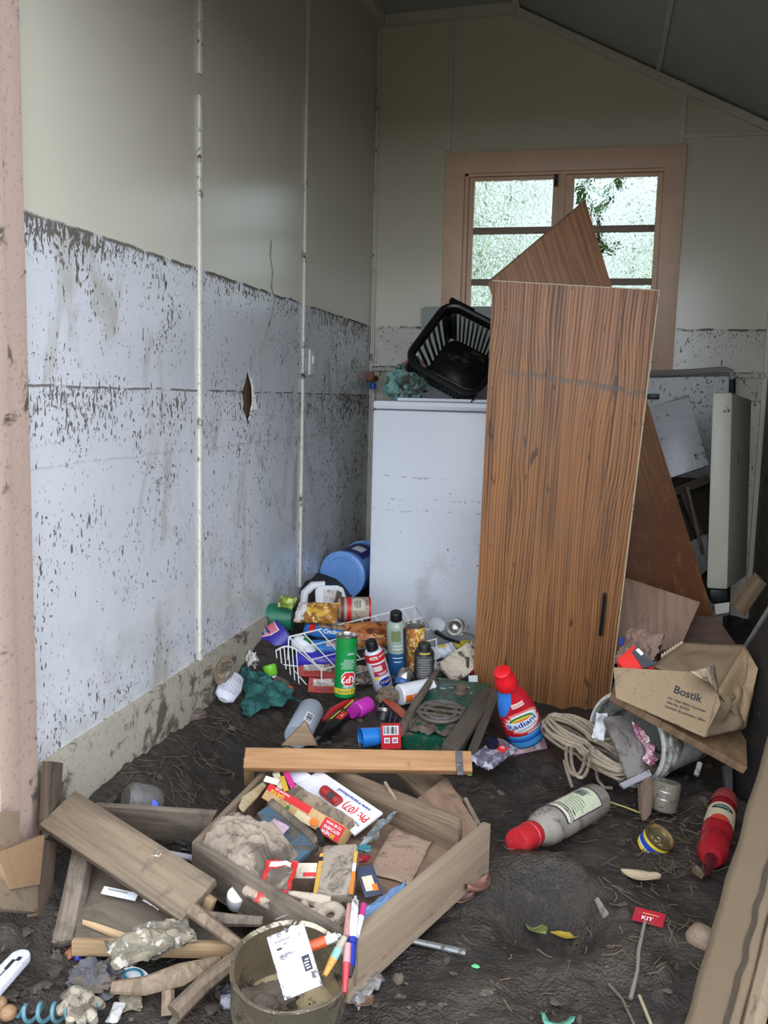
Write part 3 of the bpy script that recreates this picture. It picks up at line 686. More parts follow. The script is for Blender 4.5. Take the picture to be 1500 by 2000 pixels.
dp = [PY(1262, 795, 3.80), PY(1345, 776, 3.80), PY(1385, 908, 3.72), PY(1312, 936, 3.72)]
dw, dl, dM = panel('laminate_panel', 'white specked laminate panel slanted in front of the whiteboard', 'panel', [PY(1240, 800, 3.80), dp[1], dp[2], PY(1290, 940, 3.72)], .022, mat((206, 206, 210), .22, .35, name='white_laminate'), None)
tb = MB().slab([PY(1255, 800, 3.84), PY(1345, 771, 3.84), PY(1348, 780, 3.82), PY(1255, 806, 3.82)], .016); solo('timber_strip', 'thin pale strip resting along the top of the white laminate panel', 'strip', tb, mat((176, 168, 148), .2, .6))

cb = [PY(1391, 766, 3.30), PY(1431, 766, 3.30), PY(1421, 1152, 3.30), PY(1379, 1150, 3.30)]
fd = thing('fridge_door', 'narrow cream enamel door standing on its side in the right back corner', 'door', T(*cb[3]))
off = cb[3]; back = Vector((.125, .40, -.02)); v8 = [c - off for c in cb] + [c - off + back for c in cb]
MB().add(v8, [(0, 1, 2, 3), (7, 6, 5, 4), (0, 4, 5, 1), (1, 5, 6, 2), (2, 6, 7, 3), (3, 7, 4, 0)]).build('shell', M_CREAM, fd, bev=.012)
MB().slab([PY(1386, 1152, 3.33) - off, PY(1420, 1152, 3.33) - off, PY(1422, 1178, 3.33) - off, PY(1390, 1180, 3.33) - off], .15).build('foot', M_BLACK, fd, bev=.003)
m_ = MB().slab([PY(1396, 1180, 3.30), PY(1425, 1176, 3.30), PY(1424, 1196, 3.28), PY(1398, 1200, 3.28)], .03)
sk = solo('small_carton', 'small white printed carton under the foot of the cream door', 'carton', m_, mat((196, 192, 182), .2, .6)); 
MB().slab([PY(1402, 1184, 3.295), PY(1417, 1183, 3.295), PY(1417, 1192, 3.285), PY(1403, 1193, 3.285)], .002).build('label', M_INK, sk)
m_ = MB().slab([PY(1425, 1172, 3.0), PY(1474, 1117, 3.0), PY(1486, 1132, 2.96), PY(1442, 1196, 2.96)], .03); solo('timber_offcut', 'short brown board end leaning below the cream door', 'board', m_, wood((132, 108, 82), (96, 76, 58), 1, .3), bev=.002)
m_ = MB()
for (a, b, w_, c_) in (((1330, 960), (1376, 930), 10, 0), ((1336, 985), (1372, 1075), 7, 0), ((1350, 1005), (1380, 985), 14, 0)): pass
def plank(name, label, a, b, wd, t, m, n=None, cat='board', group=None, **k):
    L = (Vector(b) - Vector(a)).length; mb = MB().box(t, wd, L, (-t / 2, 0, L / 2)); return solo(name, label, cat, mb, m, frame(a, b, n), group, bev=min(.002, t * .2), **k)
plank('timber_offcut', 'muddy stick slanting behind the diagonal oak board', PY(1335, 960, 3.75), PY(1378, 1075, 3.7), .03, .02, W_DARK, (-.3, -1, .3))
plank('timber_offcut', 'pale thin lath behind the diagonal oak board', PY(1342, 950, 3.68), PY(1372, 1080, 3.64), .012, .012, W_GREY2, (-.3, -1, .3))
plank('timber_offcut', 'dark batten lying across the gap below the white laminate panel', PY(1305, 965, 3.8), PY(1385, 935, 3.78), .035, .03, W_DARK, (0, -1, .4))
m_ = MB().slab([PY(1344, 1060, 3.7), PY(1382, 1040, 3.7), PY(1384, 1110, 3.66), PY(1362, 1130, 3.66)], .02); solo('tile_offcut', 'grey broken tile wedged beside the cream door', 'tile', m_, mat((140, 138, 134), .3, .5), bev=.001)
MBr = MB().slab([PY(1385, 935, 3.9), PY(1300, 930, 3.9), PY(1290, 1150, 3.7), PY(1400, 1150, 3.7)], .03); solo('muddy_board', 'dark muddy panel in the gap beside the cream door', 'panel', MBr, mat((52, 46, 40), .3, .8), bev=.002)

# plywood pieces at the foot of the diagonal board
pp_ = [PY(1200, 1125, 3.06), PY(1228, 1130, 3.06), PY(1368, 1176, 3.02), PY(1330, 1262, 2.95), PY(1200, 1290, 2.96)]
m_ = MB().slab(pp_, .016); solo('plywood_sheet', 'pinkish muddy plywood sheet propped beside the oak door', 'plywood', m_, W_PLY, bev=.001)
m_ = MB().slab([PY(1345, 1200, 3.16), PY(1400, 1205, 3.16), PY(1440, 1262, 3.12), PY(1320, 1275, 3.10)], .02); solo('plywood_sheet', 'small reddish-brown board behind the cardboard box', 'plywood', m_, wood((120, 88, 72), (90, 64, 52), .8, .4), bev=.001)
# dark panel along the right wall
dk = [PY(1520, 1165, 2.35), PY(1452, 1272, 2.62), PY(1412, 1560, 2.38), PY(1530, 1560, 2.15)]
d_ = thing('dark_board', 'dark wet panel leaning against the right wall with a pale top edge', 'panel', T(*dk[1]))
MB().slab([p - dk[1] for p in dk], .03, (1, .4, 0)).build('panel', mat((34, 32, 30), .12, .6, name='dark_wet_panel'), d_, bev=.002)
MB().tube([dk[0] - dk[1], Vector((0, 0, 0))], .009, 6).build('edge', mat((128, 126, 120), .2, .5, name='grey_edge'), d_)
# front right fibreboard and paving
nb = P(1392, 2010, .03); fb_ = P(1530, 1500, .30)
ft = thing('fibreboard_panel', 'tan fibreboard standing on edge at the front right corner', 'board', frame(nb, fb_, (-.45, -.35, .8)))
L = (fb_ - nb).length + .2
def fbp(u, v): return (0 , -.042 + .084 * u + .004 * noise.noise(Vector((u * 2, v * 9, 0))), -.1 + L * v)
MB().grid(6, 40, fbp).build('face', mat((108, 91, 70), .16, .85, bump=.25, name='tan_fibreboard', msc=6), ft, solid=.02)
tear = MB()
tear.grid(3, 60, lambda u, v: (.012 + .002 * noise.noise(Vector((u * 5, v * 60, 3))), .020 + .010 * u + .006 * noise.noise(Vector((0, v * 22, 1))) + .004 * noise.noise(Vector((u, v * 60, 1))), -.1 + L * v)); tear.build('torn_groove', mat((66, 54, 42), .2, .95, name='torn_core'), ft)
MB().grid(3, 40, lambda u, v: (-.004 + .012 * u * (1 - u) * 4, .043 + .030 * u + .003 * noise.noise(Vector((u * 3, v * 30, 7))), -.1 + L * v)).build('torn_edge', mat((122, 106, 84), .15, .9, bump=.5, name='torn_paper'), ft, solid=.012)
def paver():
    t = NT('brick_paving'); b = t.n('ShaderNodeTexBrick'); t.set(b.inputs['Vector'], t.mapv(t.tc(), (1, 1, 1), (0, 0, 0), (0, 0, .5))); b.inputs['Scale'].default_value = 1
    b.inputs['Brick Width'].default_value = .12; b.inputs['Row Height'].default_value = .06; b.inputs['Mortar Size'].default_value = .004
    b.inputs['Color1'].default_value = lin((120, 106, 92)); b.inputs['Color2'].default_value = lin((100, 88, 78)); b.inputs['Mortar'].default_value = lin((48, 42, 36)); return t.fin(b.outputs[0], .85)
pc = P(1490, 1860, .02); pv = MB().box(.22, .46, .05, (0, 0, -.025)); po_ = pv.build('ground_paving', paver(), None, T(pc.x + .085, pc.y - .02, max(.055, mud_z(pc.x + .05, pc.y) + .012))); po_['kind'] = 'structure'
# ------------------------------------------------------------------ builders for the small goods
def can(name, label, cat, A, B, r, body, decs=(), cap=None, capm=None, cap_l=.03, rimm=None, caprf=.86, toward=None, dome=False, base=None, group=None, bands=()):
    """straight-sided tin or aerosol; prints at angle 0 face the viewer; bands: (z0, z1, mat)"""
    L = (Vector(B) - Vector(A)).length; th = thing(name, label, cat, frame(A, B, toward), group)
    cl = cap_l if capm else 0.0; h = L - cl
    prof = [(r * .90, 0), (r, .004), (r, h - .012 if capm else h - .004), (r * (.80 if capm else .90), h)]
    mb = MB().lathe(prof[:-1] if rimm else prof, 36, close=not rimm)
    if rimm: mb.lathe([(0, .001), (r * .9, 0)], 36, close=False)
    mb.build('body', body, th)
    if capm:
        if dome: cp_ = [(r * caprf, h - .006), (r * caprf, h + cl * .45), (r * caprf * .8, h + cl * .8), (r * caprf * .4, h + cl * .97), (.0, h + cl)]
        else: cp_ = [(r * caprf, h - .006), (r * caprf, h + cl * .9), (r * caprf * .92, h + cl)]
        MB().lathe(cp_, 28).build('cap', capm, th)
    if rimm:
        q = MB().lathe([(r * .93, h - .001), (r * 1.015, h - .003), (r * 1.02, h + .003), (r * .93, h + .004), (r * .88, h - .006), (0, h - .014)], 36, close=False); q.build('rim', rimm, th)
    cm = cylmap([(r, 0), (r, h)])
    dd = [('r', -math.pi * r, z0, math.pi * r, z1, m) for z0, z1, m in bands] + list(decs)
    if dd: decorate(th, dd, cm)
    return th
def bottle(name, label, cat, A, B, prof, m, decs=(), capm=None, capprof=None, fx=1.0, toward=None, fy=1.0, group=None, capname='cap', a0=0.0):
    L = (Vector(B) - Vector(A)).length; th = thing(name, label, cat, frame(A, B, toward), group)
    MB().lathe(prof, 36, fx=fx, fy=fy).build('body', m, th, ang=50)
    if capm: MB().lathe(capprof, 28).build(capname, capm, th)
    if decs: decorate(th, decs, cylmap(prof, fx, fy, a0))
    return th
def carton(name, label, cat, A, B, wd, t, m, decs=(), toward=None, group=None, bev=.002, crump=0.0, side=None):
    """box from A to B, wd across, t deep behind its printed face"""
    L = (Vector(B) - Vector(A)).length; th = thing(name, label, cat, frame(A, B, toward), group)
    mb = MB()
    if crump:
        n = 10
        for sg, x in ((1, 0), (-1, -t)):
            mb.grid(n, n, lambda u, v: (x, wd * (u - .5), L * v))
        for y in (-wd / 2, wd / 2): mb.grid(2, n, lambda u, v: (-t * u, y, L * v))
        for z in (0, L): mb.grid(n, 2, lambda u, v: (-t * v, wd * (u - .5), z))
        mb.crumple(crump, 22, len(name) + L * 31)
        mb.build('body', m, th, weld=.0004, ang=60)
        dd = lambda u, v, e: Vector((0, u, v)) + (lambda k, k2: k + .5 * k2)(noise.noise_vector(Vector((0, u, v)) * 22 + Vector((len(name) + L * 31, (len(name) + L * 31) * .7, 0))), noise.noise_vector(Vector((0, u, v)) * 50.6 + Vector((0, len(name) + L * 31, 0)))) * crump + Vector((e + .0008, 0, 0))
        if decs: decorate(th, decs, dd)
    else:
        mb.box(t, wd, L, (-t / 2, 0, L / 2)).build('body', m, th, bev=bev)
        if decs: decorate(th, decs, flatmap(0), wrap=False)
    return th
def packet(name, label, cat, A, B, wd, h, m, seed=0, crump=.004, decs=(), toward=None, group=None):
    L = (Vector(B) - Vector(A)).length; M = frame(A, B, toward); th = thing(name, label, cat, M, group)
    mb = MB().pillow(wd, L, h, crump, seed, 22, T(0, 0, L / 2)); mb.build('wrapper', m, th, weld=.0005, ang=70)
    def fm(u, v, e):
        a, b = 2 * u / wd, 2 * v / L - 1
        a, b = max(-.98, min(.98, a)), max(-.98, min(.98, b)); q = (1 - abs(a) ** 3) * (1 - abs(b) ** 3)
        p = Vector((h / 2 * q ** .6, a * wd / 2, b * L / 2))
        if crump:
            z = Vector((a * wd, b * L, .1 + seed * 1.7)) * 26; k = noise.noise_vector(z) + .6 * noise.noise_vector(z * 2.3); p += Vector((k.x, k.y * .5, k.z * .5)) * crump
        return p + Vector((e + .0012, 0, L / 2))
    if decs: decorate(th, decs, fm)
    return th
def rod(name, label, cat, pts, r, m, group=None, n=8, kind=None, flat=1.0):
    pts = [Vector(p) for p in pts]; o = pts[0]
    return solo(name, label, cat, MB().tube([p - o for p in pts], r, n, flat=flat), m, T(*o), group, kind)

# ------------------------------------------------------------------ the pile by the left wall
# blue bucket lying beside the washing machine
ba = PY(667, 1124, 3.42); bb = ba + Vector((.035, .24, .005))
bu = thing('bucket', 'blue plastic bucket with lid lying on its side beside the washing machine', 'bucket', frame(ba, bb, (0, 0, 1)))
M_BUCK = mat((112, 158, 222), .05, .35, name='pale_blue_plastic'); M_BUCKD = mat((34, 40, 110), .1, .4, name='navy_print')
MB().lathe([(.094, .012), (.088, .03), (.098, .225), (.104, .228), (.104, .238), (.096, .24)], 44).build('body', M_BUCK, bu)
MB().lathe([(.070, .004), (.072, .001), (.092, .0), (.098, .004), (.098, .020), (.094, .022)], 44).build('lid', M_BUCK, bu)
decorate(bu, [('r', -.13, .055, .13, .195, M_BUCKD), ('r', .05, .09, .10, .15, M_WHITE0)] + lines(-.06, .03, [.08, .1, .12, .14, .16], .006, M_PINKP, seed=4), cylmap([(.089, .0), (.098, .225)], a0=-.5))
# white jug with handle
ja, jb_ = PY(*q1(612, 560), 3.02), PY(*q1(600, 318), 3.08)
jg = thing('plastic_jug', 'white plastic jug with an open loop handle behind the gold packet', 'jug', frame(ja, jb_))
Lj = (jb_ - ja).length
body = MB(); body.prism([(-.02, 0), (.085, .0), (.095, .10), (.085, Lj * .84), (.065, Lj * .9), (-.005, Lj * .92), (-.018, Lj * .8)], .075); body.build('body', M_WHITE, jg, bev=.012)
hn = MB().tube([(0, -.012, .03), (0, -.05, .05), (0, -.062, Lj * .55), (0, -.055, Lj * .80), (0, -.025, Lj * .95), (0, .02, Lj * .95)], [.014, .015, .015, .016, .016, .015], 10); hn.build('handle', M_WHITE, jg)
decorate(jg, [('p', [(.008, .03), (.075, .03), (.078, Lj * .72), (.06, Lj * .8), (.012, Lj * .8)], mat((210, 200, 196), .35, .6, name='muddy_paper'))], flatmap(.0378), wrap=False)
# gold noodle packet, green wrapper behind it, red and cream tin
def foil(name, cols, sc=30, rough=.38):
    t = NT(name); v = t.tc(); n = t.noise(t.mapv(v, (1, 1, .5)), sc, 3, .6, 1.2); n2 = t.noise(v, sc * 1.7, 3, .6)
    b = t.mix(t.ramp(n, .42, .5), lin(cols[0]), lin(cols[1])); b = t.mix(t.ramp(n2, .55, .62), b, lin(cols[2]))
    if len(cols) > 3: b = t.mix(t.ramp(t.noise(v, sc * .6, 4), .58, .66), b, lin(cols[3]))
    t.bump(t.noise(v, 60, 3), .4, .003); return t.fin(b, rough)
packet('food_packet', 'crumpled gold and white food packet in front of the white jug', 'packet', P(*q1(478, 470), .275), P(*q1(692, 478), .285), .075, .045, foil('gold_wrapper', ((206, 160, 60), (150, 96, 36), (222, 196, 120), (240, 232, 220))), 3, .006, toward=(-.1, -1, .9), decs=[('p', [(-.036, .002), (.036, .004), (.034, .038), (0, .045), (-.036, .04)], mat((214, 204, 202), .2, .6, name='pale_print'))])
packet('food_packet', 'small lime green crumpled wrapper by the green drum', 'packet', P(*q1(392, 410), .305), P(*q1(470, 425), .305), .045, .03, foil('lime_wrapper', ((168, 186, 70), (110, 130, 50), (206, 210, 150))), 5, .006, toward=(-.1, -1, .9))
can('food_tin', 'red and cream tin lying against the washing machine', 'tin', P(*q1(695, 455), .275), P(*q1(860, 455), .275), .042, mat((168, 150, 132), .35, .5, name='cream_tin'), [('r', -.10, .03, .10, .045, M_REDP), ('r', -.03, .05, .02, .09, mat((196, 188, 170), .3, .6, name='cream_paper')), ('r', -.12, .008, .12, .02, mat((120, 60, 48), .3, .5, name='maroon_print'))] + lines(-.02, .015, (.055, .06, .065, .07, .075), .002, M_INK), toward=(-.2, -1, .6), rimm=M_REDP)
# flattened green drum
ga, gb_ = P(*q1(228, 492), .235), P(*q1(462, 500), .235)
gd = thing('plastic_drum', 'green plastic drum lying on its side near the left wall', 'drum', frame(ga, gb_, (0, -.6, .8)))
Lg = (gb_ - ga).length; M_GRN = mat((34, 112, 82), .18, .4, name='green_plastic')
MB().lathe([(.040, .0), (.046, .002), (.046, Lg - .002), (.040, Lg)], 32, close=False).build('body', M_GRN, gd, solid=.003); MB().lathe([(.0, .006), (.042, .006)], 28, close=False).build('end_cap', mat((44, 78, 74), .5, .5, name='muddy_green'), gd)
MB().lathe([(.012, -.002), (.012, .008), (0, .010)], 14, T(.030, .01, 0)).build('bung', M_YELP, gd)
MB().lathe([(0, Lg - .004), (.042, Lg - .004)], 28, close=False).build('end_cap', M_GRN, gd)
# dark muddy bag behind the purple bottle
solo('rubbish_bag', 'dark mud-soaked bag slumped against the left wall plinth', 'bag', MB().blob(.075, .10, .085, .5, 9, 2, 26).crumple(.016, 18, 3), mat((46, 36, 30), .5, .7, name='soaked_bag', msc=9), T(*P(*q1(225, 600), .15)) @ T(-.02, .05, -.02))
# purple softener bottle, neck down to the left
pa, pb = P(*q1(425, 560), .215), P(*q1(240, 715), .12)
M_PUR = mat((58, 44, 150), .22, .35, name='purple_plastic')
pf = [(.030, 0), (.054, .006), (.060, .06), (.057, .10), (.038, .135), (.019, .15), (.018, .165)]
Lp = (pb - pa).length; k_ = Lp / .19; pf = [(r, z * k_) for r, z in pf]
pu = bottle('detergent_bottle', 'purple detergent bottle with pink label lying neck down by the wire basket', 'bottle', pa, pb, pf, M_PUR, [('p', [(-.012, .018), (.05, .012), (.055, .075), (.012, .082), (-.008, .05)], M_WHITE0), ('p', [(-.009, .021), (.047, .015), (.052, .072), (.013, .079), (-.005, .05)], M_PINKP), ('p', [(.0, .045), (.045, .045), (.05, .066), (.012, .07)], mat((70, 62, 130), 0, .5, name='violet_print')), ('t', 'SUAVI', .017, .026, .057, 168, M_WHITE0)], fx=.62, toward=(-.1, -.8, 1))
trg = MB().blob(.018, .026, .03, .6, 9, 7, 16).crumple(.006, 40, 2); trg.tube([(0, .0, -.02), (.006, .004, -.05), (.01, 0, -.06)], [.011, .012, .006], 9).blob(.012, .018, .012, .3, 9, 1, 12, T(.01, .03, .0))
solo('spray_trigger', 'broken white spray trigger smeared with mud on the green net', 'trigger', trg, mat((206, 202, 196), .36, .4, name='white_muddy_plastic', msc=30), T(*P(*q1(245, 725), .155)) @ Rz(30))
# slipper sole and white scrubbing brush
sl_a, sl_b = P(*q1(75, 845), .165), P(*q1(115, 715), .21)
slp = thing('shoe_sole', 'muddy beige shoe sole standing against the plinth', 'shoe', frame(sl_a, sl_b)); Ls = (sl_b - sl_a).length
ov = [(.028 * math.cos(a) * (1 + .12 * math.sin(a)), Ls / 2 + Ls / 2 * math.sin(a), ) for a in [2 * math.pi * i / 24 for i in range(24)]]
MB().prism(ov, .014).build('sole', mat((150, 132, 108), .45, .8, name='muddy_sole'), slp, bev=.004); MB().tube([(.008, p[0] * .92, Ls / 2 + (p[1] - Ls / 2) * .92) for p in ov], .005, 6, True).build('welt', mat((120, 104, 86), .3, .8, name='welt'), slp)
wa, wbb = P(*q1(95, 930), .125), P(*q1(165, 800), .17)
br = thing('scrubbing_brush', 'white moulded brush head lying in straw by the plinth', 'brush', frame(wa, wbb)); Lb = (wbb - wa).length
MB().lathe([(.015, 0), (.030, .012), (.036, Lb * .55), (.026, Lb * .95), (.018, Lb)], 24, fx=.55).build('head', mat((206, 206, 216), .15, .4, name='lilac_white'), br); rb = MB()
for i in range(7): rb.box(.002, .0025, Lb * .62, (.020, -.024 + .008 * i, Lb * .5))
rb.build('ribs', mat((180, 178, 184), .3, .5, name='rib_grey'), br)
# green net bag
def net():
    t = NT('green_net'); v = t.tc(); n = t.noise(v, 22, 4, .6); b = t.mix(t.ramp(n, .4, .65), lin((22, 66, 64)), lin((52, 110, 104)))
    t.bump(t.noise(v, 220, 2), .9, .004); return t.fin(b, .9)
nb0 = P(*q1(195, 1010), .075); na, nc, nd = P(*q1(190, 770), .135), P(*q1(505, 925), .09), P(*q1(340, 800), .145)
def nfn(u, v):
    a = na.lerp(nd, u); b = nb0.lerp(nc, u); p = a.lerp(b, v); k = noise.noise_vector(Vector((u * 5, v * 5, 1))) * .016 + noise.noise_vector(Vector((u * 14, v * 14, 4))) * .007
    p = p + k; p.z = max(p.z + .02 * math.sin(math.pi * u) * math.sin(math.pi * v), mud_z(p.x, p.y) + .004); return p - na
solo('net_bag', 'dark teal netting bag draped over the mud in front of the purple bottle', 'bag', MB().grid(30, 30, nfn), net(), T(*na), solid=.004)
bottle('lotion_bottle', 'small lime green bottle with white cap in front of the wire basket', 'bottle', P(*q1(335, 745), .150), P(*q1(352, 815), .11), [(.017, 0), (.022, .004), (.021, .034), (.016, .038)], mat((120, 196, 52), .1, .35, name='lime_plastic'), capm=M_WHITE, capprof=[(.016, .036), (.017, .045), (.014, .050), (0, .051)], toward=(0, -1, .4))
bottle('sauce_bottle', 'muddy brown bottle with orange cap below the wire basket', 'bottle', P(*q1(370, 835), .115), P(*q1(462, 885), .10), [(.018, 0), (.022, .006), (.021, .04), (.012, .052)], mat((96, 70, 52), .5, .5, name='muddy_brown'), capm=mat((196, 84, 40), .2, .4, name='orange_cap'), capprof=[(.011, .05), (.012, .066), (.009, .068)], toward=(0, -1, .6))

# ---- white wire basket and its contents
bx = {k: P(*q1(*c[:2]), c[2]) for k, c in dict(a=(440, 600, .215), b=(1100, 440, .28), c=(1212, 610, .20), d=(610, 772, .13)).items()}
dn = Vector((.0, .01, -.115))
bx['e'] = bx['a'] + Vector((.0, -.01, -.085)); bx['f'] = bx['b'] + dn; bx['g'] = bx['c'] + dn; bx['h'] = P(*q1(615, 945), .03)
wbk = thing('wire_basket', 'white wire basket tipped over full of muddy packets', 'basket', T(*bx['a'])); o_ = bx['a']
M_WIRE = mat((226, 226, 222), .12, .4, name='white_wire')
def wr(mb, pts, r=.0021): mb.tube([p - o_ for p in pts], r, 6)
fr_ = MB(); wr(fr_, [bx['a'], bx['b'], bx['c'], bx['d'], bx['a']], .0030); wr(fr_, [bx['e'], bx['f'], bx['g'], bx['h'], bx['e']], .0026)
for p, q in ('ae', 'bf', 'cg', 'dh'): wr(fr_, [bx[p], bx[q]], .0026)
fr_.build('frame', M_WIRE, wbk)
tw = MB()
for i in range(1, 9):
    t_ = i / 9; wr(tw, [bx['a'].lerp(bx['b'], t_), bx['d'].lerp(bx['c'], t_)])
for t_ in (.35, .7): wr(tw, [bx['a'].lerp(bx['d'], t_), bx['b'].lerp(bx['c'], t_)])
tw.build('top_grid', M_WIRE, wbk)
sw_ = MB()
for i in range(1, 5): t_ = i / 5; wr(sw_, [bx['d'].lerp(bx['c'], t_), bx['h'].lerp(bx['g'], t_)])
for t_ in (.38, .72): wr(sw_, [bx['d'].lerp(bx['h'], t_), bx['c'].lerp(bx['g'], t_)])
sw_.build('front_grid', M_WIRE, wbk)
ew = MB(); e0, e1_ = P(*q1(372, 672), .17), P(*q1(478, 665), .175); e2_, e3_ = P(*q1(390, 812), .095), P(*q1(492, 845), .085)
for i in range(6):
    t_ = i / 5; k = math.sin(math.pi * t_) * .010; wr(ew, [e0.lerp(e1_, t_) + Vector((0, 0, k)), e2_.lerp(e3_, t_)])
wr(ew, [e0.lerp(e1_, t / 8) + Vector((0, 0, .012 * math.sin(math.pi * t / 8))) for t in range(9)], .003); wr(ew, [e2_, e3_], .003); wr(ew, [e0.lerp(e2_, .5), e1_.lerp(e3_, .5)])
wr(ew, [e1_, bx['d']], .0022); wr(ew, [e3_, bx['h']], .0022)
ew.build('end_grid', M_WIRE, wbk)
M_BLUEW = mat((44, 110, 178), .28, .4, name='blue_wrapper')
packet('wafer_packet', 'blue biscuit packet with red logo at the back of the wire basket', 'packet', P(*q1(520, 555), .225), P(*q1(790, 590), .215), .05, .04, M_BLUEW, 8, .004, [('d', .004, .03, .018, .012, M_REDP), ('p', [(-.024, .05), (.0, .05), (.0, .16), (-.024, .16)], mat((170, 130, 92), .4, .6, name='biscuit_print')), ('t', 'Crackers', .018, .012, .105, 90, M_WHITE0)], toward=(.1, -1, 1))
packet('wafer_packet', 'sky blue biscuit packet lower in the wire basket', 'packet', P(*q1(545, 655), .165), P(*q1(700, 650), .165), .055, .035, mat((52, 132, 200), .25, .4, name='mid_blue_wrapper'), 12, .004, [('r', -.012, .055, .008, .09, mat((206, 196, 190), .3, .5, name='pale_panel')), ('t', 'IND', .010, -.002, .072, 90, M_REDP)], toward=(.1, -1, .9))
packet('biscuit_packet', 'brown and orange chocolate biscuit packet under the wire bars', 'packet', P(*q1(740, 590), .225), P(*q1(965, 580), .225), .095, .04, foil('chocolate_wrapper', ((116, 62, 34), (170, 104, 56), (84, 44, 28), (190, 120, 60)), 18), 14, .004, [('t', 'Choc', .022, .02, .10, 90, mat((230, 190, 120), 0, .5, name='gold_print'))], toward=(.1, -1, 1))
bottle('lotion_bottle', 'white oval lotion bottle inside the left end of the wire basket', 'bottle', P(*q1(462, 610), .200), P(*q1(560, 672), .165), [(.014, 0), (.026, .010), (.030, .045), (.024, .075), (.012, .085)], M_WHITE, [('r', -.025, .03, -.012, .06, M_GREENP)], fx=.7, toward=(0, -1, .7))
bottle('detergent_bottle', 'long violet bottle lying across the floor of the wire basket', 'bottle', P(*q1(470, 722), .135), P(*q1(680, 725), .135), [(.020, 0), (.030, .01), (.030, .13), (.02, .15)], mat((58, 48, 170), .12, .3, name='violet_plastic'), toward=(0, -1, .8))
M_REDBOX = mat((176, 60, 52), .40, .6, name='muddy_red_card', msc=20)
for (xa, ya, za, xb_, yb_, zb2, wd, lb, seed) in ((492, 765, .118, 690, 780, .115, .05, 'muddy red and white food carton upper in the basket front', 1), (540, 850, .085, 690, 855, .085, .05, 'muddy red and white food carton lower in the basket front', 2), (775, 790, .105, 890, 800, .105, .06, 'muddy torn white food carton right of the green spray can', 3)):
    carton('food_carton', lb, 'carton', P(*q1(xa, ya), za), P(*q1(xb_, yb_), zb2), wd, .04, M_REDBOX if seed < 3 else mat((196, 176, 164), .5, .6, name='muddy_white_card', msc=18), [('r', -.02, .015, .004, .11, mat((206, 196, 184), .45, .6, name='muddy_white_strip', msc=20)), ('r', .008, .02, .018, .08, mat((150, 40, 40), .2, .6, name='dark_red'))] if seed < 3 else [], toward=(0, -1, .8), crump=.003)

# ---- standing cans and bottles
ra = P(*q1(730, 908), .085); rb_ = ra + Vector((.003, .006, .190))
M_CANG = mat((18, 138, 62), .04, .32, name='green_can')
oct_ = [(.018 * a + .004, .062 + .020 * b) for a, b in ((-1.15, .45), (-.6, 1), (.6, 1), (1.15, .45), (1.15, -.45), (.6, -1), (-.6, -1), (-1.15, -.45))]
oc2 = [(.004 + (u - .004) * 1.12, .062 + (v - .062) * 1.13) for u, v in oct_]
def rp(u): return [(a + .008, b) for a, b in u]
can('spray_can', 'green spray can with red octagon label standing upside down before the wire basket', 'spray can', ra, rb_, .0325, M_CANG,
    [('r', -.10, .014, .10, .031, M_YELP), ('t', 'PILE PAWE', .0135, .010, .0225, 180, M_GREENP), ('p', rp(oc2), M_WHITE0), ('p', rp(oct_), mat((206, 44, 36), 0, .4, name='red_label')), ('t', 'RP7', .030, .012, .062, 180, M_WHITE0), ('t', 'BARTSEAL', .0085, .012, .0365, 180, M_WHITE0), ('t', 'RUST', .0085, .014, .140, 180, M_WHITE0)] + lines(-.016, .030, (.094, .0985, .103, .1075, .112, .1165, .121), .0012, M_WHITE0, seed=3), rimm=M_STEEL)
pa, pb = P(*q1(938, 872), .085), P(*q1(866, 620), .25)
can('spray_can', 'red and white spray can with black cap marked 40% leaning left', 'spray can', pa, pb, .031, mat((206, 212, 224), .06, .3, name='white_can'),
    [('r', -.095, .112, .095, .140, M_REDP), ('t', '40%', .017, -.006, .128, 0, M_WHITE0), ('t', 'MORE', .008, .022, .129, 0, M_WHITE0), ('r', -.018, .064, .030, .106, mat((168, 44, 60), .1, .4, name='crimson')), ('r', -.016, .082, .012, .10, mat((214, 196, 190), .1, .5, name='pale_pic')), ('d', .012, .040, .024, .017, M_WHITE0), ('d', .012, .040, .022, .015, M_BLUEP), ('t', 'START', .012, .012, .040, 0, M_YELP), ('r', -.02, .052, -.006, .062, M_YELP)] + lines(-.01, .026, (.07, .075), .002, M_WHITE0), capm=M_BLACK, cap_l=.030, caprf=.60)
# clear bottle with blue liquid
ca, cb_ = P(*q1(1010, 800), .105), P(*q1(1000, 470), .33); Lc = (cb_ - ca).length
cbt = bottle('shampoo_bottle', 'tall clear bottle half full of blue liquid with black cap', 'bottle', ca, cb_, [(.026, 0), (.031, .006), (.0315, Lc * .80), (.024, Lc * .86), (.014, Lc * .89)], mat((150, 162, 150), .12, .2, name='cloudy_plastic'),
    [('r', -.099, .004, .099, Lc * .42, mat((40, 84, 128), .06, .15, name='blue_liquid')), ('r', -.018, Lc * .62, .012, Lc * .78, mat((120, 134, 90), .2, .4, name='olive_label')), ('r', .022, Lc * .1, .045, Lc * .8, mat((40, 54, 66), .1, .3, name='dark_side'))] + lines(-.02, .02, (Lc * .3, Lc * .36, Lc * .5, Lc * .55), .003, M_WHITE0), capm=M_BLACK, capprof=[(.019, Lc * .885), (.019, Lc * .985), (.017, Lc)])
can('spray_can', 'yellow patterned can standing between the clear bottle and the black can', 'can', P(*q1(1105, 770), .115), P(*q1(1100, 535), .27), .033, foil('yellow_can_print', ((232, 196, 96), (190, 120, 60), (240, 224, 170)), 34), [('t', 'PART', .016, .0, .085, 0, M_INK), ('t', 'SPICY', .014, .0, .068, 0, M_INK)], rimm=M_STEEL)
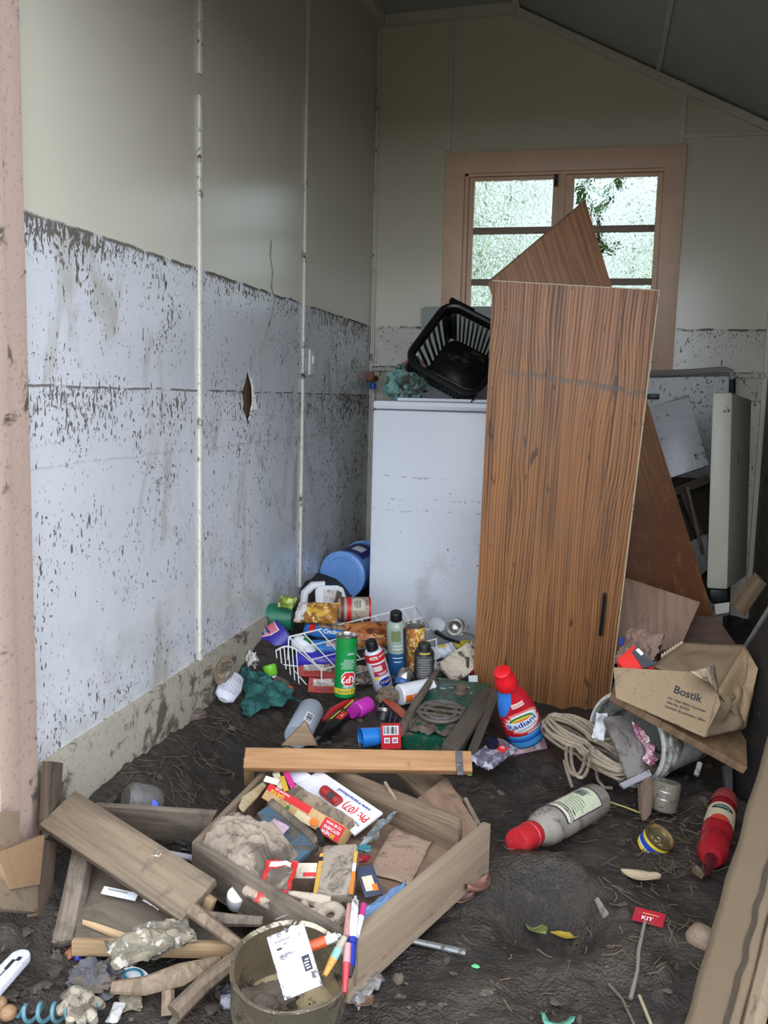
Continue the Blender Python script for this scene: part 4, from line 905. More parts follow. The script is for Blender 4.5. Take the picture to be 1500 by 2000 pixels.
can('spray_can', 'black can with grey print standing right of the silver capped can', 'can', P(*q1(1148, 820), .115), P(*q1(1148, 632), .235), .0315, mat((40, 40, 42), .22, .4, name='black_can'), [('r', -.026, .012, .028, .085, mat((80, 80, 80), .1, .5, name='grey_panel')), ('r', -.015, .094, .02, .098, M_YELP)] + lines(-.022, .024, (.02, .028, .036, .044, .052, .06, .068, .076), .0028, mat((150, 148, 142), .1, .5, name='pale_text')), capm=M_BLK2, cap_l=.02, caprf=.62)
can('roll_on', 'blue bottle with shiny silver ball cap in front of the black can', 'bottle', P(*q1(1030, 855), .105), P(*q1(1062, 762), .155), .026, mat((58, 96, 150), .1, .35, name='steel_blue'), capm=mat((214, 210, 200), .05, .18, .95, name='chrome'), cap_l=.032, dome=True, caprf=.95)
can('spray_can', 'white and purple can lying beside the muddy green stove', 'can', P(*q1(1015, 905), .105), P(*q1(1190, 868), .110), .033, M_WHITE, [('r', -.05, .004, -.024, .10, mat((126, 84, 150), .2, .45, name='purple_band')), ('r', .028, .006, .05, .03, M_ORANGEP), ('r', .028, .032, .05, .045, M_PINKP), ('r', .028, .048, .05, .065, M_YELP)], toward=(-.1, -.8, .9), rimm=M_STEEL)
bottle('lotion_bottle', 'magenta plastic bottle lying in the mud below the green spray can', 'bottle', P(*q1(790, 985), .078), P(*q1(885, 938), .082), [(.020, 0), (.0245, .004), (.0245, .06), (.022, .062)], mat((192, 52, 170), .08, .35, name='magenta'), capm=mat((170, 40, 150), .1, .35, name='deep_magenta'), capprof=[(.018, -.02), (.02, .0), (.02, .004)], toward=(0, -.8, .7))
# grey bottle and its barcode, shears, scraper
gA, gB = P(*q1(480, 1125), .068), P(*q1(560, 975), .090); Lg = (gB - gA).length
bottle('plastic_bottle', 'grey plastic bottle with barcode label lying in the mud', 'bottle', gA, gB, [(.033, 0), (.037, .006), (.038, Lg - .014), (.032, Lg)], mat((158, 166, 176), .12, .4, name='grey_plastic'), [('r', .012, .035, .036, .085, M_WHITE0)] + bars(.016, .042, .033, .078, M_INK, 9, 2, False), toward=(.0, -.6, .8))
rp_ = thing('garden_shears', 'red handled shears half buried left of the magenta bottle', 'shears', T(*P(*q1(700, 975), .075))); o_ = rp_.location
MB().tube([P(*q1(x, y), z) - o_ for x, y, z in ((618, 1038, .055), (665, 985, .07), (735, 945, .078), (790, 930, .075))], [.006, .009, .009, .005], 8).build('handle', mat((176, 40, 46), .2, .4, name='red_grip'), rp_)
MB().tube([P(*q1(x, y), z) - o_ for x, y, z in ((640, 1040, .055), (690, 1000, .062), (760, 965, .066))], [.006, .008, .005], 8).build('blade', M_RUST, rp_)
sA, sB = P(*q1(600, 1118), .05), P(*q1(795, 945), .075)
sc_ = thing('scraper', 'black and red scraper tool lying beside the grey bottle', 'tool', frame(sA, sB, (0, -.4, 1))); Ls = (sB - sA).length
MB().prism([(-.006, 0), (.010, .0), (.022, Ls * .30), (.021, Ls * .55), (.014, Ls), (-.012, Ls), (-.016, Ls * .5)], .020).build('handle', M_BLACK, sc_, bev=.005)
decorate(sc_, [('r', -.004, Ls * .42, .018, Ls * .62, M_REDP), ('t', 'tex', .011, .007, Ls * .52, 100, M_WHITE0), ('r', -.010, Ls * .70, -.004, Ls * .96, M_YELP), ('r', -.012, Ls * .36, -.008, Ls * .62, M_YELP)], flatmap(.0102), wrap=False)
MB().prism([(-.004, -.002), (.008, -.002), (.004, -.05), (0, -.05)], .003).build('blade', M_STEEL, sc_)
# blue cup, red barcode carton, black grille
uA, uB = P(*q1(815, 1130), .062), P(*q1(945, 1115), .062); Lu = (uB - uA).length
cu_ = thing('cup', 'blue plastic cup lying on its side facing left', 'cup', frame(uA, uB, (0, -.5, 1)))
MB().lathe([(.0265, 0), (.0265, .003), (.0225, Lu), (.0, Lu), ], 32, close=False).build('body', mat((38, 128, 214), .05, .3, name='bright_blue'), cu_, solid=.002)
carton('medicine_carton', 'red carton with barcode standing beside the blue cup', 'carton', P(*q1(976, 1188), .040), P(*q1(972, 1066), .105), .055, .03, mat((204, 40, 44), .06, .5, name='red_carton'), [('r', -.021, .040, .021, .066, M_WHITE0)] + bars(-.019, .044, .019, .064, M_INK, 12, 5) + [('r', -.019, .018, -.003, .034, M_WHITE0), ('r', .003, .018, .019, .034, M_WHITE0), ('r', -.016, .022, -.006, .030, mat((190, 120, 130), 0, .5, name='dusky_pink')), ('r', .006, .022, .016, .030, mat((190, 120, 130), 0, .5, name='dusky_pink'))])
kA, kB = P(*q1(905, 905), .10), P(*q1(1045, 1030), .095)
gr = thing('radio', 'black grille fronted box with orange edge under the white can', 'radio', frame(kA, kB, (-.5, -1, .2))); Lk = (kB - kA).length
MB().box(.03, .065, Lk, (-.015, .0325, Lk / 2)).build('body', M_BLK2, gr, bev=.003); gg = MB()
for i in range(6): gg.box(.003, .052, .0025, (.001, .036, Lk * (i + .7) / 6.4))
gg.build('grille', mat((90, 92, 96), .2, .4, name='grille_grey'), gr); MB().box(.034, .005, Lk, (-.015, -.001, Lk / 2)).build('edge', mat((190, 84, 58), .2, .5, name='orange_edge'), gr)
can('glass_jar', 'small clear jar half sunk in mud left of the black grille box', 'jar', P(*q1(925, 1050), .045), P(*q1(940, 990), .072), .022, glassy((225, 232, 235), .08, 1.35, name='jar_glass'), rimm=M_STEEL)
o = solo('mud_lump', 'rounded brown mud lump perched on the orange edged box', 'mud', MB().blob(.032, .028, .026, .4, 9, 4, 18).crumple(.004, 40), mat((112, 96, 80), .3, .9, bump=.4, name='dried_mud'), T(*P(*q1(955, 905), .105)))

# ---- by the washing machine foot
oA, oB = P(*q1(1180, 520), .17), P(*q1(1300, 585), .165)
bottle('soap_dish', 'white oval plastic cap leaning in front of the washing machine', 'dish', oA, oB, [(.010, 0), (.026, .015), (.030, .045), (.024, .085), (.010, .098)], M_WHITE, fx=.5, toward=(0, -1, .5))
rod('brush_handle', 'short black handle lying below the white oval cap', 'handle', [P(*q1(1212, 575), .155), P(*q1(1260, 605), .15), P(*q1(1330, 630), .145)], [.010, .007, .006], M_BLACK)
lA = P(*q1(1315, 552), .175)
ld = thing('steel_ladle', 'shiny steel bowl of a ladle against the oak door', 'ladle', frame(lA, lA + Vector((-.12, -.5, .25))))
MB().lathe([(.0, -.022), (.018, -.018), (.031, -.008), (.036, .004), (.034, .005), (.028, -.006), (.015, -.014), (0, -.018)], 28).build('bowl', M_STEEL, ld); MB().tube([(.034, 0, .004), (.06, .01, .0), (.11, .02, -.03)], .004, 8).build('handle', M_STEEL, ld)
packet('tissue_packet', 'crumpled white plastic packet right of the black can', 'packet', P(*q1(1185, 690), .135), P(*q1(1310, 660), .145), .05, .03, mat((216, 218, 224), .1, .4, name='white_film'), 21, .006, [('r', -.018, .03, -.006, .06, M_YELP)], toward=(0, -1, .8))
packet('tissue_packet', 'small white crumpled packet under the larger white packet', 'packet', P(*q1(1190, 770), .105), P(*q1(1260, 745), .115), .035, .025, mat((206, 210, 222), .1, .4, name='white_film_b'), 22, .006, toward=(0, -1, .8))
packet('food_packet', 'yellow scrap of packet beside the oak door foot', 'packet', P(*q1(1305, 645), .135), P(*q1(1410, 630), .14), .028, .015, mat((200, 176, 48), .25, .5, name='yellow_film'), 23, .005, toward=(0, -1, .8))
bk_a, bk_b = P(*q1(1262, 790), .115), P(*q1(1440, 665), .165)
bko = carton('book', 'mud-splashed cream card propped behind the green stove', 'card', bk_a, bk_b, .085, .012, mat((206, 192, 172), .36, .7, name='muddy_cream_card', msc=22), toward=(.1, -.9, .5), crump=.004)
rod('stick', 'short stick standing upright in front of the cream card', 'stick', [P(*q1(1372, 815), .09), P(*q1(1376, 705), .155)], [.006, .005], W_DARK)
rod('stopper', 'small dark red cap beside the upright stick', 'cap', [P(*q1(1398, 790), .105), P(*q1(1400, 765), .115)], .008, mat((130, 26, 40), .1, .3, name='dark_red_cap'), n=14)
carton('medicine_carton', 'tiny white and purple carton behind the green stove corner', 'carton', P(*q1(1405, 845), .085), P(*q1(1403, 800), .105), .030, .02, M_WHITE, [('r', -.015, .0, .015, .007, mat((120, 60, 120), 0, .5, name='plum'))])

# ---- muddy green camp stove
stc = [P(*q1(1048, 1070), .085), P(*q1(1235, 785), .13), P(*q1(1478, 868), .135), P(*q1(1325, 1185), .075)]
sA = (stc[0] + stc[3]) / 2; sB = (stc[1] + stc[2]) / 2; SM = frame(sA, sB, (stc[3] - stc[0]).cross(stc[1] - stc[0])); 
SM = SM if (SM.to_3x3() @ Vector((1, 0, 0))).z > 0 else frame(sA, sB, (stc[1] - stc[0]).cross(stc[3] - stc[0]))
SI = SM.inverted(); sl_ = [SI @ c for c in stc]; Wd = (sl_[3].y - sl_[0].y + sl_[2].y - sl_[1].y) / 2; Ln = (sB - sA).length
sgn = 1 if Wd > 0 else -1; Wd = abs(Wd)
st_ = thing('camp_stove', 'green metal camp stove caked in mud lying tilted', 'stove', SM)
M_STV = mat((20, 78, 58), .34, .3, name='green_enamel', msc=13); M_CAKE = mat((104, 92, 78), .4, .9, bump=.5, name='caked_mud', msc=20)
MB().span((-.05, -Wd / 2, 0), (0, Wd / 2, Ln)).build('body', M_STV, st_, bev=.008)
def sv(x, y, d=.0):
    r = ray(*q1(x, y)); n = SM.to_3x3() @ Vector((1, 0, 0)); t_ = (SM.translation - EYE).dot(n) / r.dot(n); return SI @ (EYE + r * t_) + Vector((d, 0, 0))
kc = sv(1342, 885); kn = MB().lathe([(.024, 0), (.022, .004), (.017, .005), (.016, .020), (.013, .022)], 24, T(*kc) @ Ry(90)).build('knob', M_CAKE, st_)
bc = sv(1235, 1015); bn = MB()
for k, rr in enumerate((.062, .044)):
    bn.tube([(.015, bc.y + rr * math.cos(2 * math.pi * i / 36), bc.z + rr * math.sin(2 * math.pi * i / 36)) for i in range(36)], .006, 8, True)
bn.build('burner_ring', mat((104, 98, 92), .3, .6, .3, name='muddy_steel'), st_)
gb2 = MB()
for i in (-1, 0, 1): gb2.box(.006, .12, .006, (.020, bc.y + .004 * i, bc.z + .030 * i), None)
gb2.build('pan_support', M_CAKE, st_)
mk = MB().grid(34, 26, lambda u, v: (.003 + .016 * max(-.3, noise.noise(Vector((u * 6, v * 6, 2))) + .45 * noise.noise(Vector((u * 17, v * 17, 5))) + (.32 - v) * 1.1), -Wd / 2 + .008 + (Wd - .016) * u, .006 + Ln * .62 * v)); mk.build('mud_crust', M_CAKE, st_)
decorate(st_, [('r', kc.y - .02, kc.z + .030, kc.y + .02, kc.z + .033, M_WHITE0), ('t', 'OFF', .008, kc.y - .035, kc.z + .012, 0, M_WHITE0), ('t', 'HI', .008, kc.y + .032, kc.z - .006, 0, M_WHITE0)] + lines(kc.y - .07, kc.y - .045, (kc.z - .004, kc.z + .002), .002, M_WHITE0), flatmap(.0006), wrap=False)
MB().tube([(.004, -Wd / 2, -.01), (.010, -Wd / 2 - .004, Ln * .4), (.012, -Wd / 2 - .002, Ln * 1.02)], [.014, .013, .009], 8).crumple(.003, 40).build('hinge_side', M_CAKE, st_)
MB().span((-.04, Wd / 2 - .05, -.004), (-.015, Wd / 2 - .02, .002)).build('badge_plate', M_REDP, st_)
# boards caked in mud along the right side of the stove
plank('timber_batten', 'mud-caked batten sloping along the right side of the green stove', P(*q1(1290, 1165), .105), P(*q1(1500, 870), .135), .045, .03, wood((96, 86, 74), (74, 64, 54), 1, .55, name='caked_batten'), (.2, -.7, 1), 'batten')
plank('timber_batten', 'narrower mud-caked batten propped beside the detergent bottle', P(*q1(1395, 1210), .05), P(*q1(1525, 880), .15), .026, .022, wood((92, 80, 68), (70, 60, 50), 1, .5, name='caked_batten_b'), (.2, -.8, .8), 'batten')
packet('crisp_packet', 'silver and red crumpled foil packet under the mud-caked battens', 'packet', q4 and P(*q4(80, 985), .045), P(*q4(235, 880), .06), .07, .022, foil('silver_wrapper', ((150, 146, 160), (96, 92, 104), (190, 186, 196)), 24), 31, .006, [('r', -.002, .085, .022, .115, M_REDP), ('t', '40', .014, .01, .1, 60, M_WHITE0)], toward=(0, -.5, 1))
can('food_tin', 'blackened shiny tin lid lying on the silver foil packet', 'tin', P(*q4(150, 890), .07), P(*q4(158, 868), .085), .018, mat((40, 42, 60), .1, .2, .6, name='dark_chrome'))
# ------------------------------------------------------------------ broken drawer and its contents
def q5x(x, y): return (450 + x / 5, 1490 + y / 5)
def q6(x, y): return (480 + x / 4.6875, 1660 + y / 4.6875)
dL, dT, dR, dB = P(374, 1645, .135), P(559, 1457, .115), P(953, 1614, .15), P(690, 1836, .125)
dr = thing('drawer', 'broken pine drawer lying in the mud full of muddy odds and ends', 'drawer', T(*dB)); o_ = dB
cen = (dL + dT + dR + dB) / 4
def dboard(nm, a, b, h, t, m, inn=None):
    a, b = a - o_, b - o_; dz = Vector((0, 0, -h)); MB().slab([a, b, b + dz, a + dz], t, (cen - (a + b) / 2 - o_) if inn is None else inn).build(nm, m, dr, bev=.002)
dboard('drawer_side', dL, dB, .085, .013, W_GREY2); dboard('drawer_side', dT, dT.lerp(dR, .90), .085, .013, W_GREY); dboard('drawer_back', dL, dT, .085, .013, W_GREY)
ext = (dR - dB).normalized(); dboard('drawer_front', dB - ext * .012, dR + ext * .012, .105, .018, wood((158, 138, 114), (142, 122, 100), .8, .28, name='drawer_front_pine'), (cen - (dB + dR) / 2))
MB().slab([p - o_ + Vector((0, 0, -.078)) for p in (dL, dT, dR, dB)], .006, (0, 0, -1)).build('drawer_bottom', W_FLOOR, dr)
fz = .062
# orange strip lying over the drawer with hinge
sA, sB = P(477, 1479, .163), P(922, 1486, .163)
stp = thing('timber_strip', 'varnished orange pine rail with a hinge lying across the top of the drawer', 'rail', frame(sA, sB, (.1, -.75, .9))); Ls = (sB - sA).length
MB().box(.020, .052, Ls, (-.010, 0, Ls / 2)).build('rail', W_ORANGE, stp, bev=.003)
MB().box(.004, .050, .016, (.002, .002, Ls - .030)).box(.004, .016, .014, (.003, .03, Ls - .03)).build('hinge', mat((96, 96, 96), .3, .5, .4, name='dull_hinge'), stp, bev=.002)
carton('timber_block', 'short light pine block standing under the left end of the orange rail', 'block', P(487, 1535, .06), P(486, 1498, .12), .024, .03, wood((196, 158, 106), (168, 128, 82), 1, .25, name='light_pine'))
m_ = MB().slab([P(*q1(400, 1170), .10), P(*q1(525, 1040), .165), P(*q1(590, 1170), .10)], .016); solo('board_end', 'pointed tan board end poking up behind the orange rail', 'board', m_, wood((176, 146, 114), (148, 118, 92), .8, .25, name='tan_board'), bev=.002)
m_ = MB().slab([P(770, 1505, .09), P(858, 1508, .09), P(905, 1560, .07), P(838, 1570, .07)], .014); solo('board_end', 'grey board end sticking out below the orange rail', 'board', m_, W_GREY, bev=.002)
m_ = MB().slab([P(806, 1565, .085), P(872, 1516, .10), P(932, 1612, .085), P(900, 1640, .06)], .014); solo('board_end', 'pinkish board corner leaning against the outside of the drawer', 'board', m_, wood((168, 136, 110), (140, 108, 88), .8, .35, name='pink_board'), bev=.002)
rod('stick', 'thin stick leaning beside the pinkish board corner', 'stick', [P(*q2(1395, 400), .06), P(*q2(1335, 275), .10)], [.008, .005], W_GREY2)
rod('stick', 'splinter of wood lying over the drawer side', 'stick', [P(*q2(975, 205), .145), P(*q2(1020, 275), .14)], [.004, .003], wood((190, 168, 140), (160, 136, 108), 1, .15))
# white printed card
c0, c1 = P(*q5x(1350, 590), .095), P(*q5x(735, 160), .118)
carton('sign_card', 'white sign card reading Ph: (07) upside down in the drawer', 'card', c0, c1, .082, .006, mat((224, 222, 228), .12, .5, name='white_card'), [('t', 'Ph: (07)', .026, .004, .048, 90, M_REDP), ('t', 'www.greenandwood', .013, .027, .080, 90, M_BLUEP), ('t', 'Phone', .010, -.018, .022, 90, M_GREYP)], toward=(.1, -.5, 1), bev=.001)
# boxes
M_MUDBOX = mat((146, 126, 104), .45, .9, bump=.3, name='muddy_carton')
c0, c1 = P(*q5x(1130, 610), .10), P(*q5x(590, 262), .125); carton('carton', 'long mud-brown carton behind the red kitchen carton', 'carton', c0, c1, .040, .03, M_MUDBOX, toward=(-.1, -.5, 1), crump=.004)
c0, c1 = P(*q5x(1090, 705), .100), P(*q5x(345, 268), .125); Lr = (c1 - c0).length
carton('carton', 'long red and yellow kitchen carton lying upside down in the drawer', 'carton', c0, c1, .036, .03, mat((186, 150, 100), .25, .6, name='tan_print', msc=22),
       [('r', -.018, .0, .016, .058, M_REDP), ('r', .002, .1, .018, Lr, M_REDP), ('r', -.018, .08, -.002, .13, mat((210, 190, 150), .2, .6, name='pale_food')), ('t', '30', .012, -.012, .018, 90, M_YELP), ('t', 'NEW', .011, -.011, .038, 90, M_WHITE0), ('t', 'KITCHENS', .0095, -.001, .028, 90, M_WHITE0), ('t', 'TO BE WON', .0075, .009, .028, 90, M_WHITE0), ('t', 'GIVE FOR', .010, .006, Lr - .035, 90, M_YELP), ('t', 'THOSE WHO LIKE', .0055, .014, Lr - .045, 90, M_WHITE0), ('d', -.006, .075, .008, .012, M_ORANGEP), ('r', -.016, .15, -.004, .158, M_GREENP)], toward=(-.1, -.9, .8))
c0, c1 = P(*q5x(870, 265), .105), P(*q5x(575, 70), .125); carton('carton', 'white carton caked brown along one edge in the drawer corner', 'carton', c0, c1, .034, .03, mat((218, 216, 228), .2, .5, name='white_carton'), toward=(-.2, -.8, 1), crump=.002)
can('battery', 'dark red tube lying between the white carton and the sign card', 'tube', P(*q5x(1060, 385), .110), P(*q5x(905, 265), .118), .013, mat((158, 40, 44), .2, .4, name='dark_red_tube'), [('r', -.01, .01, .006, .03, mat((60, 52, 50), .1, .5, name='brown_band'))], toward=(-.2, -.6, 1))
for i, (a, b, wd, col, lb) in enumerate((((500, 250), (440, 90), .016, (214, 204, 176), 'cream card strip fanned out in the drawer corner'), ((545, 270), (500, 130), .012, (206, 170, 60), 'yellow card strip fanned out in the drawer corner'), ((620, 250), (535, 75), .013, (206, 50, 130), 'magenta card strip fanned out in the drawer corner'), ((470, 190), (335, 150), .016, (216, 210, 196), 'pale card strip pointing left in the drawer corner'))):
    carton('card_strip', lb, 'card', P(*q5x(*a), .122 + .002 * i), P(*q5x(*b), .128 + .002 * i), wd, .002, mat(col, .2, .5, name='strip_card'), toward=(0, -.5, 1), bev=.0005)
m_ = MB().tube([P(*q5x(x, y), .118) for x, y in ((110, 450), (160, 370), (240, 300), (330, 210))], [.004, .006, .005, .003], 7, flat=2.2); solo('bamboo_peg', 'pale curved sliver of wood along the left drawer end', 'stick', m_, wood((206, 186, 148), (180, 150, 112), 1, .2))
# slate book
bq = [P(*q5x(260, 485), .122), P(*q5x(390, 400), .124), P(*q5x(865, 800), .108), P(*q5x(590, 1000), .104)]
sb = thing('book', 'slate blue book half hidden under the muddy cloth', 'book', T(*bq[0])); MB().slab([p - bq[0] for p in bq], .014).build('cover', mat((74, 98, 116), .32, .6, name='slate_cover'), sb, bev=.002)
MB().tube([bq[1] - bq[0] + Vector((0, 0, .004)), bq[2] - bq[0] + Vector((0, 0, .004))], .010, 6, flat=.6).build('spine', mat((122, 108, 90), .5, .8, name='muddy_spine'), sb)
packet('sachet', 'pinkish scrap of film lying on the slate blue book', 'packet', P(*q5x(390, 590), .128), P(*q5x(540, 670), .122), .025, .006, mat((176, 150, 160), .3, .5, name='pink_film'), 33, .003, toward=(0, -.6, 1))
# muddy cloth
cq = [P(*q2(100, 505), .115), P(*q2(262, 312), .140), P(*q2(585, 470), .128), P(*q2(420, 690), .115)]
def clf(u, v):
    a = cq[0].lerp(cq[1], v); b = cq[3].lerp(cq[2], v); p = a.lerp(b, u); e = (1 - (2 * u - 1) ** 4) * (1 - (2 * v - 1) ** 4)
    n_ = noise.noise_vector(Vector((u * 3, v * 3, .5))); rid = abs(noise.noise(Vector((u * 2.2 + v * 2.4, v * 5.2 - u * 3.4, 2)))) + .5 * abs(noise.noise(Vector((u * 7 + v * 4, v * 11 - u * 6, 5))))
    return p + Vector((n_.x * .018, n_.y * .018, .035 * e - .038 * rid * e + .006 - .03 * (1 - e))) - cq[0]
solo('cloth', 'heavily creased mud-grey cloth bundled over the left corner of the drawer', 'cloth', MB().grid(60, 60, clf), mat((140, 126, 110), .3, .9, bump=.5, name='muddy_cloth', msc=9), T(*cq[0]), solid=.003, ang=80)
c0, c1 = P(*q2(455, 745), .105), P(*q2(515, 555), .135)
packet('sachet', 'red and white food sachet crusted with mud beside the cloth', 'packet', c0, c1, .06, .014, mat((186, 44, 44), .2, .5, name='red_sachet', msc=30), 41, .004, [('p', [(-.018, .02), (.024, .026), (.024, .075), (-.016, .07)], mat((150, 134, 116), .5, .9, name='crusted_mud')), ('r', -.022, .075, .02, .088, M_WHITE)], toward=(0, -.6, 1))
rod('rolled_paper', 'rolled muddy paper tube hanging over the drawer edge under the red sachet', 'paper', [P(*q2(345, 690), .105), P(*q2(460, 755), .100)], .010, mat((160, 142, 122), .35, .9, name='paper_roll'), n=12)
# plastic box with orange edges
c0, c1 = P(*q2(738, 712), .100), P(*q2(772, 480), .135)
carton('plastic_box', 'mud-filled plastic box with yellow and orange edges in the middle of the drawer', 'box', c0, c1, .068, .035, mat((152, 138, 122), .45, .6, name='muddy_plastic'), [('r', -.037, .0, -.029, .105, mat((196, 150, 66), .15, .4, name='ochre_edge')), ('r', .030, .0, .037, .055, M_ORANGEP), ('r', .030, .055, .037, .075, M_WHITE0), ('r', .030, .075, .037, .105, mat((196, 150, 66), .15, .4, name='ochre_edge_b')), ('r', -.037, .085, -.029, .095, M_INK)], toward=(0, -.75, .8), bev=.006)
# scissors: two loops and blade
sc = thing('scissors', 'mud-beige handled scissors lying along the front corner of the drawer', 'scissors', T(*P(*q6(650, 560), .105))); o_ = sc.location
M_BEI = mat((170, 154, 136), .3, .7, name='muddy_beige')
def loop(cx_, cy_, rx_, ry_, rot, z):
    pts = []
    for i in range(28):
        a = 2 * math.pi * i / 28; x, y = rx_ * math.cos(a), ry_ * math.sin(a); pts.append(P(*q6(cx_ + x * math.cos(rot) - y * math.sin(rot), cy_ + x * math.sin(rot) + y * math.cos(rot)), z) - o_)
    return pts
MB().tube(loop(775, 605, 95, 78, -.35, .112), .0105, 10, True).build('handle_loop', M_BEI, sc); MB().tube(loop(600, 525, 70, 52, .3, .110), .0085, 10, True).build('handle_loop', M_BEI, sc)
MB().tube([P(*q6(x, y), z) - o_ for x, y, z in ((385, 390, .125), (520, 420, .122), (690, 455, .12), (775, 470, .118))], [.004, .007, .010, .009], 8, flat=.7).build('blade', M_BEI, sc)
# blue folded packet and dark cards
m_ = MB(); bq = [P(*q2(850, 880), .118), P(*q2(840, 790), .118), P(*q2(1062, 650), .128), P(*q2(1068, 705), .128)]
m_.grid(16, 16, lambda u, v: bq[0].lerp(bq[3], u).lerp(bq[1].lerp(bq[2], u), v) - bq[0] + noise.noise_vector(Vector((u * 5, v * 4, 9))) * .008)
bp_ = solo('plastic_wallet', 'crumpled blue plastic wallet along the inside of the drawer front', 'wallet', m_, mat((104, 132, 168), .25, .25, name='blue_film'), T(*bq[0]), solid=.002, ang=70)
carton('card', 'dark navy card corner standing right of the orange edged box', 'card', P(*q2(925, 715), .09), P(*q2(880, 580), .115), .035, .003, mat((58, 66, 84), .25, .5, name='navy_card'), [('r', -.012, .012, .008, .045, mat((206, 196, 170), .25, .6, name='cream_patch')), ('r', .002, .01, .012, .025, M_ORANGEP)], toward=(.3, -.6, 1), bev=.0008)
carton('card', 'small cream and red printed card left of the orange edged box', 'card', P(*q2(560, 600), .108), P(*q2(665, 600), .112), .03, .004, mat((196, 184, 164), .35, .6, name='cream_card'), [('r', .004, .02, .012, .05, M_REDP)], toward=(0, -.7, 1), bev=.0008)
rod('pen', 'short black pen pointing at the orange edged box', 'pen', [P(*q2(690, 480), .125), P(*q2(672, 415), .13)], [.007, .005], M_BLK2)
for i, (x, y, z, r, col, lb) in enumerate(((875, 545, .085, .010, (150, 30, 40), 'small dark red plastic scrap on the drawer floor'), (893, 460, .085, .007, (200, 200, 70), 'tiny yellow cap on the drawer floor'), (880, 500, .085, .010, (60, 120, 130), 'small teal plastic scrap on the drawer floor'))):
    solo('plastic_scrap', lb, 'scrap', MB().blob(r * 1.5, r, r * .6, .5, 8, i, 10), mat(col, .2, .4, name='scrap_plastic'), T(*P(*q2(x, y), z)))
m_ = MB(); aq = [P(*q2(870, 500), .085), P(*q2(950, 400), .088), P(*q2(1030, 345), .09), P(*q2(930, 470), .08)]
m_.grid(14, 14, lambda u, v: aq[0].lerp(aq[3], u).lerp(aq[1].lerp(aq[2], u), v) - aq[0] + noise.noise_vector(Vector((u * 5, v * 6, 3))) * .012 + Vector((0, 0, .008)))
solo('plastic_bag', 'crumpled grey plastic bag scrap along the inner drawer side', 'bag', m_, mat((132, 138, 140), .35, .35, name='grey_film'), T(*aq[0]), solid=.002, ang=80)
m_ = MB(); aq = [P(*q2(895, 610), .070), P(*q2(1010, 405), .072), P(*q2(1185, 470), .072), P(*q2(1085, 665), .070)]
m_.grid(14, 14, lambda u, v: aq[0].lerp(aq[3], u).lerp(aq[1].lerp(aq[2], u), v) - aq[0] + noise.noise_vector(Vector((u * 4, v * 4, 7))) * .003)
solo('paper_sheet', 'pinkish brown wet paper sheet flat on the drawer floor', 'paper', m_, mat((160, 132, 112), .34, .85, name='wet_paper', msc=8), T(*aq[0]), solid=.001)
# pens over the drawer corner
def pen(lb, pts_z, r, segs, nm='pen'):
    th = thing(nm, lb, 'pen', T(*P(*q6(*pts_z[0][:2]), pts_z[0][2]))); o = th.location; a, b = P(*q6(*pts_z[0][:2]), pts_z[0][2]) - o, P(*q6(*pts_z[1][:2]), pts_z[1][2]) - o
    for nme, t0, t1, m, k0, k1 in segs: MB().tube([a.lerp(b, t0), a.lerp(b, t1)], [r * k0, r * k1], 12).build(nme, m, th)
    return th
M_PW = mat((210, 210, 212), .22, .3, name='pen_white')
pen('orange marker pen with white barrel by the pot rim', ((590, 885, .128), (870, 780, .140)), .0085, [('cap', 0, .5, mat((206, 84, 40), .15, .35, name='marker_orange'), 1, 1), ('barrel', .5, .86, M_PW, .9, .85), ('tip', .86, 1, M_PW, .6, .3)])
pen('orange pen with teal grip sloping into the pot', ((722, 1150, .110), (905, 800, .142)), .0068, [('barrel', 0, .42, mat((190, 134, 56), .25, .35, name='amber'), .6, 1), ('grip', .42, .68, mat((120, 164, 156), .2, .4, name='teal_grey'), 1, 1), ('tail', .68, 1, mat((156, 146, 128), .2, .4, name='pen_grey'), .9, .8)])
pen('white and navy ballpoint pen standing against the drawer corner', ((952, 1165, .105), (1005, 425, .165)), .0072, [('tip', 0, .12, M_INK, .4, .9), ('grip', .12, .46, M_BLUEP, 1, 1.05), ('barrel', .46, .94, M_PW, 1, .8), ('button', .94, 1, M_PW, .4, .3)])
pen('clear red pen standing left of the white and navy ballpoint', ((905, 1310, .095), (935, 860, .135)), .0062, [('barrel', 0, .6, mat((180, 52, 62), .2, .2, name='red_clear'), .6, 1), ('tail', .6, 1, mat((176, 130, 136), .15, .3, name='dusky_clear'), 1, .9)])
pen('pinkish pen behind the white and navy ballpoint', ((925, 800, .135), (952, 505, .150)), .0062, [('barrel', 0, 1, mat((178, 128, 122), .2, .4, name='dusky_pen'), 1, .8)])
pen('magenta and white pen leaning right of the white and navy ballpoint', ((1010, 790, .130), (1080, 500, .150)), .0060, [('barrel', 0, .6, M_PW, .9, 1), ('cap', .6, 1, mat((170, 50, 110), .1, .4, name='pen_magenta'), 1, .9)])

